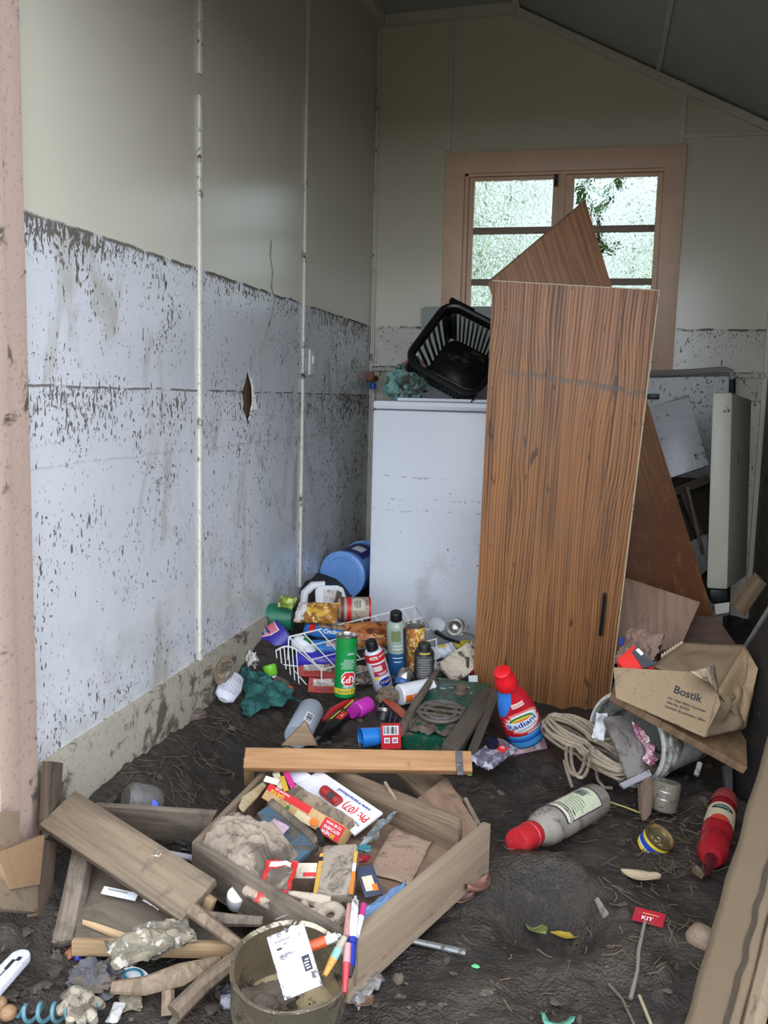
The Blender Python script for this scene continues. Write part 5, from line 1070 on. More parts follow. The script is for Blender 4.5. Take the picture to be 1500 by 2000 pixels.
# ------------------------------------------------------------------ pot with a white box, foreground
pc0 = P(*q2(548, 1022), .112); pax = Vector((.10, -.16, 1)).normalized(); pb0 = pc0 - pax * .105
pt = thing('saucepan', 'muddy dented tin saucepan at the bottom edge of the photo', 'pot', frame(pb0, pc0)); rP, hP = .090, .105
MB().lathe([(.0, .0), (rP * .86, 0), (rP * .95, .006), (rP, .03), (rP * 1.01, hP - .012), (rP * 1.05, hP - .003), (rP * 1.04, hP), (rP * .97, hP - .004), (rP * .96, .03), (rP * .85, .012), (0, .010)], 56, close=False).crumple(.0025, 18, 5).build('body', mat((176, 164, 140), .34, .32, .85, name='muddy_tin', msc=13), pt)
MB().blob(.035, .045, .02, .4, 8, 5, 16, T(-.01, -.035, .016)).build('silt', mat((110, 98, 84), .4, .7, name='silt'), pt)
c0, c1 = P(*q2(606, 1152), .100), P(*q2(523, 868), .170)
carton('carton', 'white printed carton with mud scratches standing in the saucepan', 'carton', c0, c1, .060, .022, mat((200, 200, 210), .30, .6, name='white_scratched_card', msc=38), [('r', .012, .026, .024, .048, M_INK)] + lines(.0135, .0225, (.030, .034, .038, .042), .0018, M_WHITE0, .3, 9) + lines(-.022, .016, (.055, .060, .074, .080, .094, .1, .112), .0014, M_GREYP, .7, 5) + [('r', -.02, .068, -.012, .071, M_INK), ('d', .012, .085, .008, .010, mat((190, 186, 184), .3, .6, name='smudge'))], toward=(.1, -.75, .8), bev=.0015)
rod('metal_rod', 'grey metal rod lying in the mud right of the drawer corner', 'rod', [G(*q2(1045, 905), .018), G(*q2(1180, 935), .012), G(*q2(1335, 970), .010)], [.005, .006, .007], mat((120, 120, 120), .3, .4, .6, name='grey_rod'))

# ------------------------------------------------------------------ left foreground timber and rubbish
plank('plank', 'long weathered plank lying diagonally from the left jamb towards the pot', P(*q3(335, 288), .190), P(*q3(1165, 832), .115), .090, .018, wood((140, 120, 94), (100, 84, 68), .6, .42, name='flaking_plank'), (.1, -.6, 1), 'plank')
solo('foil_scrap', 'shiny crumpled foil scrap on the diagonal plank', 'foil', MB().blob(.018, .014, .010, .7, 12, 3, 16).crumple(.003, 60), mat((176, 166, 146), .3, .3, .7, name='old_foil'), T(*P(*q3(935, 580), .145)))
m_ = MB().slab([P(*q3(545, 284), .125), P(*q3(1262, 330), .135), P(*q3(1180, 505), .06), P(*q3(700, 470), .05)], .016); solo('plank', 'grey board standing on edge between the diagonal plank and the drawer', 'plank', m_, W_GREY2, bev=.002)
cA, cB = G(*q3(735, 250), .035), G(*q3(960, 270), .03)
dk_ = bottle('plastic_bottle', 'grey muddy bottle with a blue cap lying behind the grey board', 'bottle', cA, cB, [(.03, 0), (.040, .012), (.038, .06), (.030, .08), (.022, .085)], mat((96, 94, 92), .4, .5, name='muddy_grey_plastic'), fx=.8, toward=(0, -1, .6))
can('stopper', 'bright blue cap lying against the muddy grey bottle', 'cap', P(*q3(885, 297), .075), P(*q3(885, 285), .095), .017, mat((34, 64, 190), .05, .35, name='cap_blue'))
m_ = MB().slab([P(*q3(425, 520), .12), P(*q3(508, 585), .12), P(*q3(425, 1062), .045), P(*q3(300, 1085), .045)], .02); solo('plank', 'short grey upright board below the left end of the diagonal plank', 'plank', m_, W_GREY2, bev=.002)
m_ = MB().slab([PX(*q3(278, 425), -.985), PX(*q3(300, 20), -1.0), PX(*q3(372, 30), -1.0), PX(*q3(345, 430), -.985)], .02); solo('plank', 'narrow brown upright offcut beside the foot of the pink jamb', 'plank', m_, W_DARK, bev=.002)
m_ = MB().slab([PX(*q3(215, 925), -.93), PX(*q3(240, 470), -.975), PX(*q3(335, 500), -.975), PX(*q3(300, 960), -.93)], .02); solo('plank', 'dark brown board standing left of the short grey board', 'plank', m_, wood((104, 84, 66), (74, 58, 46), 1, .35), bev=.002)
m_ = MB().slab([PX(*q3(-20, 560), -.96), PX(*q3(262, 450), -.96), PX(*q3(235, 742), -.94), PX(*q3(62, 772), -.94)], .014); solo('cardboard_flap', 'tan torn cardboard flap at the left edge of the photo', 'cardboard', m_, mat((140, 110, 80), .2, .8, name='tan_flap', msc=8), bev=.001)
m_ = MB().slab([PX(*q3(-30, 320), -.985), PX(*q3(118, 310), -.985), PX(*q3(112, 530), -.97), PX(*q3(-30, 570), -.97)], .014); solo('cardboard_flap', 'grey-brown card leaning on the foot of the pink jamb', 'cardboard', m_, mat((132, 112, 92), .3, .85, name='grey_flap', msc=8), bev=.001)
m_ = MB().slab([PX(*q3(-30, 715), -.95), PX(*q3(228, 735), -.95), PX(*q3(222, 905), -.93), PX(*q3(-30, 880), -.93)], .014); solo('cardboard_flap', 'muddy brown card lying flat below the tan flap', 'cardboard', m_, mat((126, 108, 88), .35, .85, name='brown_flap', msc=8), bev=.001)
tq = [P(*q3(508, 592), .085), P(*q3(1190, 850), .075), P(*q3(1372, 1106), .052), P(*q3(432, 1088), .050)]
tr_ = thing('tray', 'muddy shallow wooden tray under the diagonal plank', 'tray', T(*tq[3])); o_ = tq[3]
MB().slab([p - o_ for p in tq], .008).build('bottom', wood((120, 106, 90), (92, 80, 68), .6, .5, name='muddy_ply'), tr_)
MB().slab([tq[3] - o_ + Vector((0, 0, .012)), tq[2] - o_ + Vector((0, 0, .012)), tq[2] - o_ + Vector((0, 0, -.016)), tq[3] - o_ + Vector((0, 0, -.016))], .012).build('rim', wood((176, 146, 106), (146, 116, 84), 1, .3, name='tan_rim'), tr_, bev=.002)
carton('label_strip', 'white plastic label strip lying on the muddy tray', 'label', P(*q3(600, 772), .085), P(*q3(802, 815), .080), .015, .003, mat((206, 206, 208), .2, .4, name='label_white'), [('r', -.004, .01, -.002, .05, M_GREYP)], toward=(0, -.6, 1), bev=.0008)
packet('paper_scrap', 'torn white paper scrap at the edge of the diagonal plank', 'paper', P(*q3(855, 815), .085), P(*q3(950, 862), .08), .02, .01, mat((216, 212, 206), .3, .7, name='white_scrap'), 51, .005, toward=(0, -.5, 1))
m_ = MB().slab([P(*q3(482, 945), .075), P(*q3(560, 965), .072), P(*q3(815, 1052), .062), P(*q3(700, 1040), .060)], .010); solo('wood_splinter', 'pale split splinter of wood in the muddy tray', 'splinter', m_, wood((206, 172, 128), (172, 138, 98), 1, .15), bev=.001)
packet('paper_bundle', 'shredded grey-green paper bundle across the front of the muddy tray', 'paper', P(*q3(640, 1165), .075), P(*q3(1120, 985), .085), .055, .035, foil('wet_newsprint', ((128, 116, 98), (104, 98, 84), (166, 158, 146), (92, 82, 70)), 26, .9), 52, .012, toward=(.1, -.5, 1))
rod('stick', 'pale peeled stick leaning from the plank end to the pot', 'stick', [P(*q3(1125, 890), .105), P(*q3(1250, 985), .095), P(*q3(1420, 1115), .075)], [.013, .011, .010], W_GREY)
rod('stick', 'thick brown stick pointing from the bottom edge to the pot rim', 'stick', [G(*q3(1020, 1500), .014), G(*q3(1200, 1320), .03), P(*q3(1400, 1165), .075)], [.016, .015, .013], wood((128, 110, 90), (96, 80, 64), 1, .35))
rod('stick', 'curved flat piece of bark over the white dish', 'bark', [G(*q3(655, 1345), .03), G(*q3(850, 1335), .042), G(*q3(1060, 1270), .045), G(*q3(1290, 1180), .045)], [.010, .015, .018, .006], W_GREY, flat=.5)
rod('stick', 'short upright stub of timber at the bottom edge left of the pot', 'stick', [G(*q3(985, 1510), .005), G(*q3(985, 1360), .03)], [.012, .011], W_GREY)
rod('stick', 'muddy flat stick across the tray near the pot', 'stick', [P(*q3(1150, 920), .09), P(*q3(1340, 950), .085), P(*q3(1540, 960), .085)], [.009, .011, .009], W_GREY2)
carton('wood_block', 'tiny brown wood block at the broken end of the diagonal plank', 'block', P(*q3(1195, 905), .085), P(*q3(1225, 830), .11), .018, .015, wood((176, 146, 110), (146, 116, 84), 1, .25), toward=(0, -1, .6))
can('stopper', 'muddy white cap lying under the edge of the drawer cloth', 'cap', P(*q3(1385, 855), .055), P(*q3(1385, 800), .085), .018, M_WHITE)
rod('pipe_offcut', 'thin grey pipe sticking out from under the cloth', 'pipe', [P(*q3(985, 560), .09), P(*q3(1145, 590), .085)], .006, mat((150, 150, 152), .2, .4, name='grey_pipe'))
rod('cable', 'black cable curling beside the grey edge board', 'cable', [P(*q3(975, 505), .075), P(*q3(1030, 490), .09), P(*q3(1090, 510), .085), P(*q3(1110, 545), .075), P(*q3(1060, 535), .08)], .005, M_BLK2)
# white dish with teal ring
wd_ = thing('oval_dish', 'white oval plastic dish with a teal ring under the curved bark', 'lid', T(*G(*q3(760, 1320), .014)) @ Rx(18)); 
MB().lathe([(.0, 0), (.03, .0), (.038, .006), (.036, .012), (.026, .008), (0, .008)], 28, fy=.62, close=False).build('body', M_WHITE, wd_); MB().tube([(.016 * math.cos(a) + .006, .010 * math.sin(a) + .006, .014) for a in [2 * math.pi * i / 20 for i in range(20)]], .0022, 6, True).build('ring', mat((30, 110, 130), .1, .4, name='teal_ring'), wd_)
# rag, glove, tag, beads, spiral
solo('rag', 'dark blue-grey muddy rag left of the white oval dish', 'rag', MB().blob(.045, .036, .025, .5, 10, 8, 22).crumple(.006, 34, 2), mat((88, 86, 92), .45, .9, name='blue_grey_rag', msc=24), T(*G(*q3(570, 1300), .018)))
gl_ = thing('glove', 'mud-stiffened work glove with splayed fingers at the bottom left', 'glove', T(*G(*q3(450, 1425), .022))); o_ = gl_.location; gm = mat((156, 146, 128), .4, .9, bump=.4, name='muddy_glove', msc=26)
gv = MB().blob(.026, .020, .013, .18, 6, 4, 18, T(*(G(*q3(450, 1400), .018) - o_)))
for ex, ey in ((362, 1475), (415, 1525), (475, 1535), (535, 1520), (572, 1440)):
    gv.tube([G(*q3(450 + (ex - 450) * k, 1400 + (ey - 1400) * k), d) - o_ for k, d in ((.25, .024), (.7, .030), (1.05, .024), (1.25, .014))], [.010, .0095, .0085, .006], 9)
gv.crumple(.002, 60, 3).build('shell', gm, gl_)
ta, tb_ = G(*q3(-80, 1390), .02), G(*q3(150, 1140), .025); Lt = (tb_ - ta).length
tg = thing('knife_handle', 'white plastic handle with a dark slot at the left edge of the photo', 'handle', frame(ta, tb_, (0, -.5, 1)))
MB().prism([(.017 * math.cos(a), Lt - .017 + .017 * math.sin(a)) for a in [math.pi * i / 10 for i in range(11)]] + [(-.019, 0), (.019, 0)], .014).build('handle', mat((196, 196, 204), .26, .4, name='white_handle'), tg, bev=.004); decorate(tg, [('r', -.001, .0, .001, Lt - .05, M_INK), ('r', -.004, Lt - .055, .002, Lt - .03, M_INK), ('r', .002, Lt - .032, .009, Lt - .022, M_INK)], flatmap(.0072), wrap=False)
o = solo('bead', 'orange-brown bead at the bottom left corner', 'bead', MB().blob(.0135, .0135, .012, .06, 6, 1, 16), mat((142, 108, 76), .3, .5, name='orange_bead'), T(*G(*q3(45, 1495), .012)))
o = solo('bead', 'partly cut off orange-brown bead above the other bead', 'bead', MB().blob(.012, .012, .012, .06, 6, 2, 16), mat((136, 104, 74), .3, .5, name='orange_bead_b'), T(*G(*q3(-5, 1440), .012)))
ha, hb2 = G(*q3(150, 1500), .016), G(*q3(560, 1500), .014); hz_ = (hb2 - ha)
hl = [ha + hz_ * (i / 90) + Vector((0, -math.sin(i / 90 * 2 * math.pi * 5), math.cos(i / 90 * 2 * math.pi * 5))) * .013 + Vector((0, 0, .002)) for i in range(91)]
hl = [G(*q3(60, 1505), .006), G(*q3(110, 1515), .008)] + hl
rod('spiral_cord', 'pale turquoise spiral cord along the bottom left edge', 'cord', hl, .0035, mat((84, 124, 134), .25, .35, name='turquoise_cord'))
packet('foil_scrap', 'bright white crumpled foil scrap near the bottom edge', 'foil', G(*q3(655, 1555), .008), G(*q3(705, 1435), .012), .02, .008, mat((206, 204, 200), .2, .35, .3, name='white_foil'), 61, .004, toward=(0, -.5, 1))
packet('paper_scrap', 'brown torn paper below the white oval dish', 'paper', G(*q3(700, 1440), .01), G(*q3(830, 1420), .01), .03, .008, mat((128, 116, 98), .4, .9, name='brown_scrap'), 62, .005, toward=(0, -.5, 1))
solo('stone', 'pale grey pebble left of the saucepan', 'stone', MB().blob(.014, .012, .012, .3, 6, 3, 12), mat((150, 150, 158), .3, .7, name='grey_stone'), T(*G(*q3(1330, 1430), .008)))
solo('stone', 'dark wet stone above the pale grey pebble', 'stone', MB().blob(.012, .012, .010, .3, 6, 4, 12), mat((52, 56, 66), .2, .4, name='dark_stone'), T(*G(*q3(1340, 1365), .008)))
solo('plastic_scrap', 'small orange and blue plastic scrap below the left end of the tray', 'scrap', MB().blob(.010, .018, .008, .4, 6, 5, 12), mat((150, 96, 70), .3, .5, name='orange_scrap'), T(*G(*q3(430, 1130), .008)))
solo('plastic_scrap', 'tiny blue plastic scrap below the left end of the tray', 'scrap', MB().blob(.007, .006, .005, .3, 6, 6, 10), mat((60, 70, 170), .05, .4, name='blue_scrap'), T(*G(*q3(460, 1172), .006)))
# flat stones and sole at the plinth
for (x, y, rx_, ry_, lb, sd) in ((366, 1396, .055, .035, 'flat brown stone lying in straw beside the plinth', 3), (395, 1352, .035, .022, 'smaller muddy stone behind the flat brown stone', 4)):
    solo('stone', lb, 'stone', MB().blob(rx_, ry_, .016, .25, 7, sd, 18), mat((104, 88, 80), .25, .6, name='brown_stone'), T(*G(x, y, .010)) @ Rz(20))
# ------------------------------------------------------------------ goods in front of the oak door
rA = G(*q4(325, 890), .012); rA.z += .02; rB = P(*q4(200, 525), rA.z + .235)
Lr = (rB - rA).length; k_ = Lr / .27
prof = [(.040, 0), (.050, .006), (.053, .03), (.054, .08), (.051, .12), (.043, .165), (.030, .20), (.024, .215), (.022, .222)]
prof = [(r, z * k_) for r, z in prof]
M_RADR = mat((190, 28, 44), .05, .32, name='detergent_red'); M_RADB = mat((34, 74, 176), .02, .3, name='detergent_blue')
def starb(cx_, cy_, r0, r1, n, sq=.7): return [(cx_ + (r1 if i % 2 else r0) * math.cos(math.pi * i / n), cy_ + (r1 if i % 2 else r0) * sq * math.sin(math.pi * i / n)) for i in range(2 * n)]
rd = bottle('detergent_bottle', 'red and blue detergent bottle with red cap marked Radiant against the oak door', 'bottle', rA, rB, prof, mat((52, 122, 206), .04, .3, name='detergent_sky'),
    [('p', [(-.090, .048 * k_), (.090, .060 * k_), (.090, .13 * k_), (.085, .17 * k_), (.060, .214 * k_), (.004, .214 * k_), (-.012, .170 * k_), (-.036, .135 * k_), (-.090, .115 * k_)], M_RADR),
     ('r', -.075, .006, .075, .040 * k_, M_RADB), ('r', -.05, .012 * k_, .05, .034 * k_, M_LBLUE), ('r', -.045, .050 * k_, .060, .058 * k_, M_LBLUE), ('r', .005, .061 * k_, .068, .068 * k_, mat((180, 184, 196), 0, .3, name='silver_print')),
     ('p', starb(.004, .105 * k_, .044, .058, 16), mat((232, 120, 110), 0, .4, name='soft_red')), ('p', starb(.004, .105 * k_, .036, .048, 16), M_WHITE0),
     ('p', [(.004 + .034 * math.cos(a), .110 * k_ + .022 * math.sin(a)) for a in [math.pi * i / 10 for i in range(11)]], M_GREENP), ('p', [(.004 + .030 * math.cos(a), .108 * k_ + .018 * math.sin(a)) for a in [math.pi * i / 10 for i in range(11)]], M_YELP), ('p', [(.004 + .026 * math.cos(a), .106 * k_ + .014 * math.sin(a)) for a in [math.pi * i / 10 for i in range(11)]], M_ORANGEP), ('r', -.040, .091 * k_, .046, .113 * k_, M_WHITE0),
     ('t', 'Radiant', .0265, .001, .101 * k_, 8, M_BLUEP), ('t', 'COLOUR CARE', .0075, .010, .085 * k_, 8, M_GREYP), ('r', -.012, .160 * k_, .026, .174 * k_, mat((226, 200, 190), 0, .4, name='cream_banner')), ('t', 'ULTRA POWER', .0062, .007, .167 * k_, 0, M_REDP)],
    capm=mat((214, 26, 34), .0, .35, name='cap_red'), capprof=[(.029, .213 * k_), (.031, .218 * k_), (.028, .245 * k_), (.024, .250 * k_), (.023, .268 * k_), (.020, .270 * k_)], fx=.72)
carton('carton', 'small pink and cream carton under the Radiant bottle'.replace('Radiant', 'red and blue'), 'carton', P(*q4(262, 905), .030), P(*q4(415, 875), .030), .035, .03, mat((196, 150, 166), .2, .5, name='pink_carton'), [('r', -.012, .015, .012, .06, mat((206, 192, 160), .25, .6, name='cream_print')), ('r', -.014, .07, .014, .088, M_WHITE0)], toward=(.1, -.9, .6))
# coiled hose
ctr = G(*q4(610, 930), .06); ax_ = (P(*q4(810, 1055), .06) - P(*q4(430, 800), .10)); A0 = P(*q4(430, 800), .10); A1 = P(*q4(815, 1050), .055)
rr = random.Random(11); hs = thing('hose', 'coil of pale muddy hose tied in the middle at the foot of the oak door', 'hose', T(*ctr)); mb = MB()
M_HOSE = mat((150, 136, 116), .26, .5, name='muddy_hose'); pts = []
upv = Vector((.1, -.35, .9)).normalized(); axn = (A1 - A0).normalized(); sd = upv.cross(axn).normalized()
for k in range(13):
    hw = .03 + .075 * rr.random(); e0 = rr.uniform(-.02, .02); e1 = rr.uniform(-.03, .02); off = rr.uniform(-.018, .018); hgt = rr.uniform(.0, .045)
    for i in range(36):
        a = 2 * math.pi * i / 36; t_ = .5 - .5 * math.cos(a); w_ = math.sin(a) * hw * (.45 + .55 * abs(math.cos(a)) ** .6)
        p = A0.lerp(A1, e0 + (1 - e0 + e1) * t_) + sd * (w_ + off) + upv * (hgt + .012 * noise.noise(Vector((k, i * .2, 0))))
        p.z = max(p.z, mud_z(p.x, p.y) + .006); pts.append(p - ctr)
mb.tube(pts, .0046, 7); mb.build('coil', M_HOSE, hs)
bd = MB(); 
for k in range(2):
    c = P(*q4(560 + 16 * k, 945), .085); lp = []
    for i in range(30):
        a = 2 * math.pi * i / 30; q = P(*q4(560 + 18 * k + 46 * math.cos(a) + 6 * k, 930 + (105 + 12 * k) * math.sin(a)), .095 + .004 * k); q.z = max(q.z, mud_z(q.x, q.y) + .006); lp.append(q - ctr)
    bd.tube(lp, .0046, 7, True)
bd.build('binding_loops', M_HOSE, hs)
MB().tube([P(*q4(x, y), z) - ctr for x, y, z in ((505, 960, .09), (520, 1020, .06), (545, 1095, .03))], .0046, 7).build('loose_end', M_HOSE, hs); el = MB().tube([G(*q4(x, y), z) - ctr for x, y, z in ((660, 1010, .04), (670, 1060, .02), (700, 1095, .01), (740, 1098, .008))], .0046, 7); el.build('loose_end', M_HOSE, hs)
# white bucket lying with its mouth to the doorway
bA = P(*q4(800, 862), .125); bB = bA + Vector((.17, .20, -.012)); 
wbk2 = thing('bucket', 'dirty white bucket lying on its side beneath the cardboard box', 'bucket', frame(bA, bB, (0, 0, 1))); Lb = (bB - bA).length
MB().lathe([(q * .94, z) for q, z in [(.128, 0), (.132, .004), (.132, .012), (.124, .016), (.122, .030), (.130, .034), (.130, .042), (.121, .046), (.120, .060), (.126, .064), (.126, .070), (.119, .074), (.104, Lb), (.0, Lb), (.0, Lb - .004), (.100, Lb - .004), (.116, .03), (.122, .0), (.128, 0)]], 52, close=False).build('body', mat((184, 182, 176), .30, .45, name='dirty_white_plastic', msc=9), wbk2)
m_ = MB().slab([P(*q4(700, 750), .20), P(*q4(785, 742), .20), P(*q4(880, 840), .17), P(*q4(945, 1010), .085), P(*q4(820, 1045), .085)], .014); solo('board_end', 'grey board sticking out of the white bucket mouth', 'board', m_, mat((122, 116, 112), .35, .8, name='grey_board', msc=9), bev=.002)
m_ = MB(); cq2 = [P(*q4(835, 775), .20), P(*q4(900, 830), .185), P(*q4(965, 960), .125), P(*q4(920, 990), .11)]
m_.grid(20, 14, lambda u, v: cq2[0].lerp(cq2[3], u).lerp(cq2[1].lerp(cq2[2], u), v) - cq2[0] + noise.noise_vector(Vector((u * 5, v * 5, 4))) * .012)
solo('cloth', 'pink flowered cloth stuffed in the white bucket mouth', 'cloth', m_, foil('pink_floral', ((170, 130, 138), (128, 70, 92), (196, 184, 178))), T(*cq2[0]), solid=.003)
packet('paper_scrap', 'torn white paper stuck inside the white bucket mouth', 'paper', P(*q4(668, 860), .13), P(*q4(690, 735), .19), .03, .015, mat((206, 206, 208), .3, .6, name='white_scrap_b'), 71, .008, toward=(-.3, -1, .3))
m_ = MB().slab([P(*q4(775, 1075), .075), P(*q4(920, 1005), .095), P(*q4(935, 1035), .085), P(*q4(800, 1098), .06)], .008); solo('plastic_strip', 'pale grey plastic strip with a hole beneath the grey board', 'strip', m_, mat((150, 146, 152), .3, .6, name='grey_strip'), bev=.002)
m_ = MB().slab([P(*q4(915, 1010), .095), P(*q4(950, 1090), .06), P(*q4(930, 1225), .018), P(*q4(905, 1255), .012), P(*q4(885, 1190), .03), P(*q4(880, 1090), .06)], .012); solo('wood_splinter', 'pointed brown wood splinter standing below the white bucket', 'splinter', m_, wood((128, 106, 88), (98, 78, 64), 1, .35), bev=.002)
rod('twig', 'thin yellow straw stem crossing the mud below the hose', 'twig', [G(*q4(710, 1160), .008), G(*q4(800, 1190), .010), G(*q4(900, 1228), .008)], .0022, mat((176, 158, 96), 0, .7, name='yellow_stem'))
rod('twig', 'thin pale lath inside the white bucket mouth', 'twig', [P(*q4(650, 865), .12), P(*q4(745, 855), .125)], .004, mat((176, 174, 150), .2, .6, name='pale_lath'))
jA, jB = G(*q4(985, 1205), .01), P(*q4(1010, 1065), .075)
can('plastic_cup', 'muddy clear plastic cup on its rim below the white bucket', 'cup', jA, jB, .034, mat((112, 104, 92), .35, .15, name='muddy_clear', msc=22), [('r', -.02, .03, .02, .034, M_STEEL), ('r', -.02, .05, .016, .053, M_STEEL)])
m_ = MB().slab([P(*q4(1285, 985), .09), P(*q4(1328, 985), .09), P(*q4(1330, 1150), .02), P(*q4(1300, 1150), .02)], .02); solo('plank', 'dark upright batten behind the red sauce bottle', 'batten', m_, mat((62, 60, 60), .3, .6, name='dark_batten'), bev=.002)
rod('pipe_offcut', 'short white pipe under the edge of the chipboard', 'pipe', [P(*q4(1168, 975), .075), P(*q4(1150, 1035), .05)], .007, mat((186, 184, 178), .25, .5, name='pipe_white'))
# chipboard with cardboard box on it
eA, eB = P(*q4(742, 640), .285), P(*q4(1400, 1000), .14)
aw = Vector((.04, .32, .05))
cb_ = solo('chipboard', 'chipboard sheet with raw edge sloping under the cardboard box', 'board', MB().slab([eA, eB, eB + aw * .8, eA + aw * .75], .020, (0, 0, -1)), wood((150, 118, 84), (116, 86, 60), .7, .22, name='chipboard', axis='x'), bev=.002)
up_ = Vector((0, .0, 1))
f0, f1 = P(*q4(757, 655), .293), P(*q4(1190, 848), .218)
f0t = PY(*q4(747, 508), f0.y + .035); fn = (f1 - f0).cross(f0t - f0).normalized(); fn = fn if fn.y < 0 else -fn
def on_front(x, y):
    r = ray(*q4(x, y)); return EYE + r * ((f0 - EYE).dot(fn) / r.dot(fn))
f1t, ft0 = on_front(1252, 625), on_front(1120, 530)
bl, br_ = PY(*q4(985, 455), f0.y + .20), PY(*q4(1385, 400), f1.y + .25); bl2 = PY(*q4(1090, 388), f0.y + .26)
rr_, r2_ = PY(*q4(1452, 515), f1.y + .17), PY(*q4(1388, 808), f1.y + .13)
bx_ = thing('cardboard_box', 'crushed brown cardboard carton printed Bostik lying on the chipboard', 'box', T(*f0)); o_ = f0
MB().slab([p - o_ for p in (f0, f1, on_front(1268, 690), f1t, ft0, f0t)], .004).build('front_panel', M_CARD, bx_)
def crp(nm, a, b, c, d, m, amp, seed, n=14):
    mb = MB(); mb.grid(n, n, lambda u, v: a.lerp(b, u).lerp(d.lerp(c, u), v) - o_ + noise.noise_vector(Vector((u * 3.2, v * 3.2, seed))) * amp * min(1, 6 * u, 6 * (1 - u), 6 * v, 6 * (1 - v))); return mb.build(nm, m, bx_, solid=.004, ang=60)
crp('top_flap', PY(*q4(940, 505), f0.y + .10), bl2, br_, f1t, mat((128, 107, 82), .2, .85, name='cardboard_top', msc=8), .012, 2)
crp('side_flap', f1t, br_, rr_, r2_, mat((148, 123, 92), .14, .85, name='cardboard_flap', msc=8), .022, 5)
crp('side_panel', f1, f1t, PY(*q4(1330, 640), f1.y + .11), r2_, mat((118, 99, 77), .22, .85, name='cardboard_side', msc=8), .020, 8)
crp('torn_flap', PY(*q4(1120, 530), f1.y + .02), PY(*q4(1240, 500), f1.y + .06), f1t + Vector((0, -.01, .0)), PY(*q4(1200, 575), f1.y - .0), mat((172, 150, 120), .2, .85, name='cardboard_torn', msc=8), .010, 11, 8)
crp('bottom_panel', f0, f1, r2_, f0 + Vector((.10, .24, .02)), M_CARDIN, .004, 3)
crp('back_panel', f0 + Vector((.10, .24, .02)), r2_, br_, bl2, M_CARDIN, .006, 4)
corr = MB(); ca, cb2 = bl - o_, bl2 - o_
corr.grid(40, 2, lambda u, v: ca.lerp(cb2, u) + Vector((-.004, -.01, .014 * (v - .5) + .0025 * math.sin(u * 50)))); corr.build('corrugated_edge', mat((196, 178, 150), .15, .9, name='corrugation'), bx_, solid=.002)
# lettering on the box front
zc_ = (f1 - f0).normalized(); mid = (f0 + f1 + f0t + f1t) / 4
vx = zc_; vy = fn.cross(vx); vy = vy if vy.z > 0 else -vy
tl_ = on_front(1030, 615); trt = on_front(1180, 662); vx = (trt - tl_).normalized(); vy = fn.cross(vx).normalized(); vy = vy if vy.z > 0 else -vy
c_ = on_front(1107, 640); sc_k = (trt - tl_).length
def fm(u, v, e): return c_ + vx * u + vy * v + fn * (.0008 + e) - o_
decorate(bx_, [('t', 'Bostik', sc_k * .36, 0, 0, -3, M_INK), ('t', 'Oil + Bulk 300gm Cartridges', sc_k * .105, -.002 + sc_k * .06, -sc_k * .34, -3, M_INK), ('t', 'Item No. 201923', sc_k * .105, -sc_k * .22, -sc_k * .47, -3, M_INK), ('t', 'Contents: 20 cartridges x 300gm', sc_k * .10, sc_k * .04, -sc_k * .64, -3, M_INK)], fm, wrap=False)
# red case in the box and blue label
rq = [PY(*q4(757, 470), f0.y + .10), PY(*q4(848, 393), f0.y + .14), PY(*q4(862, 425), f0.y + .12), PY(*q4(945, 505), f0.y + .07), PY(*q4(800, 520), f0.y + .07)]
rc = thing('tool_case', 'bright red plastic case with dark label poking out of the cardboard box', 'case', T(*rq[0])); MB().slab([p - rq[0] for p in rq], .05).build('case', mat((222, 56, 50), .08, .4, name='case_red'), rc, bev=.005)
MB().slab([PY(*q4(832, 432), f0.y + .117) - rq[0], PY(*q4(862, 410), f0.y + .12) - rq[0], PY(*q4(952, 492), f0.y + .066) - rq[0], PY(*q4(890, 512), f0.y + .062) - rq[0]], .004).build('label', mat((70, 72, 76), .15, .5, name='dark_label'), rc)
MB().slab([PY(*q4(853, 424), f0.y + .112) - rq[0], PY(*q4(867, 414), f0.y + .114) - rq[0], PY(*q4(893, 440), f0.y + .098) - rq[0], PY(*q4(880, 450), f0.y + .096) - rq[0]], .003).build('sticker', M_WHITE0, rc)
m_ = MB().slab([PY(*q4(775, 400), 2.6), PY(*q4(782, 365), 2.62), PY(*q4(798, 358), 2.62), PY(*q4(792, 395), 2.6)], .004); tq_ = solo('tag', 'small blue tag hanging beside the oak door edge', 'tag', m_, mat((40, 60, 150), .1, .5, name='blue_tag'))
packet('rag', 'pinkish muddy rag spilling behind the red case', 'rag', PY(*q4(790, 400), 2.72), PY(*q4(960, 440), 2.62), .12, .04, mat((150, 120, 106), .35, .8, name='pink_rag', msc=10), 81, .012, toward=(0, -1, .5))

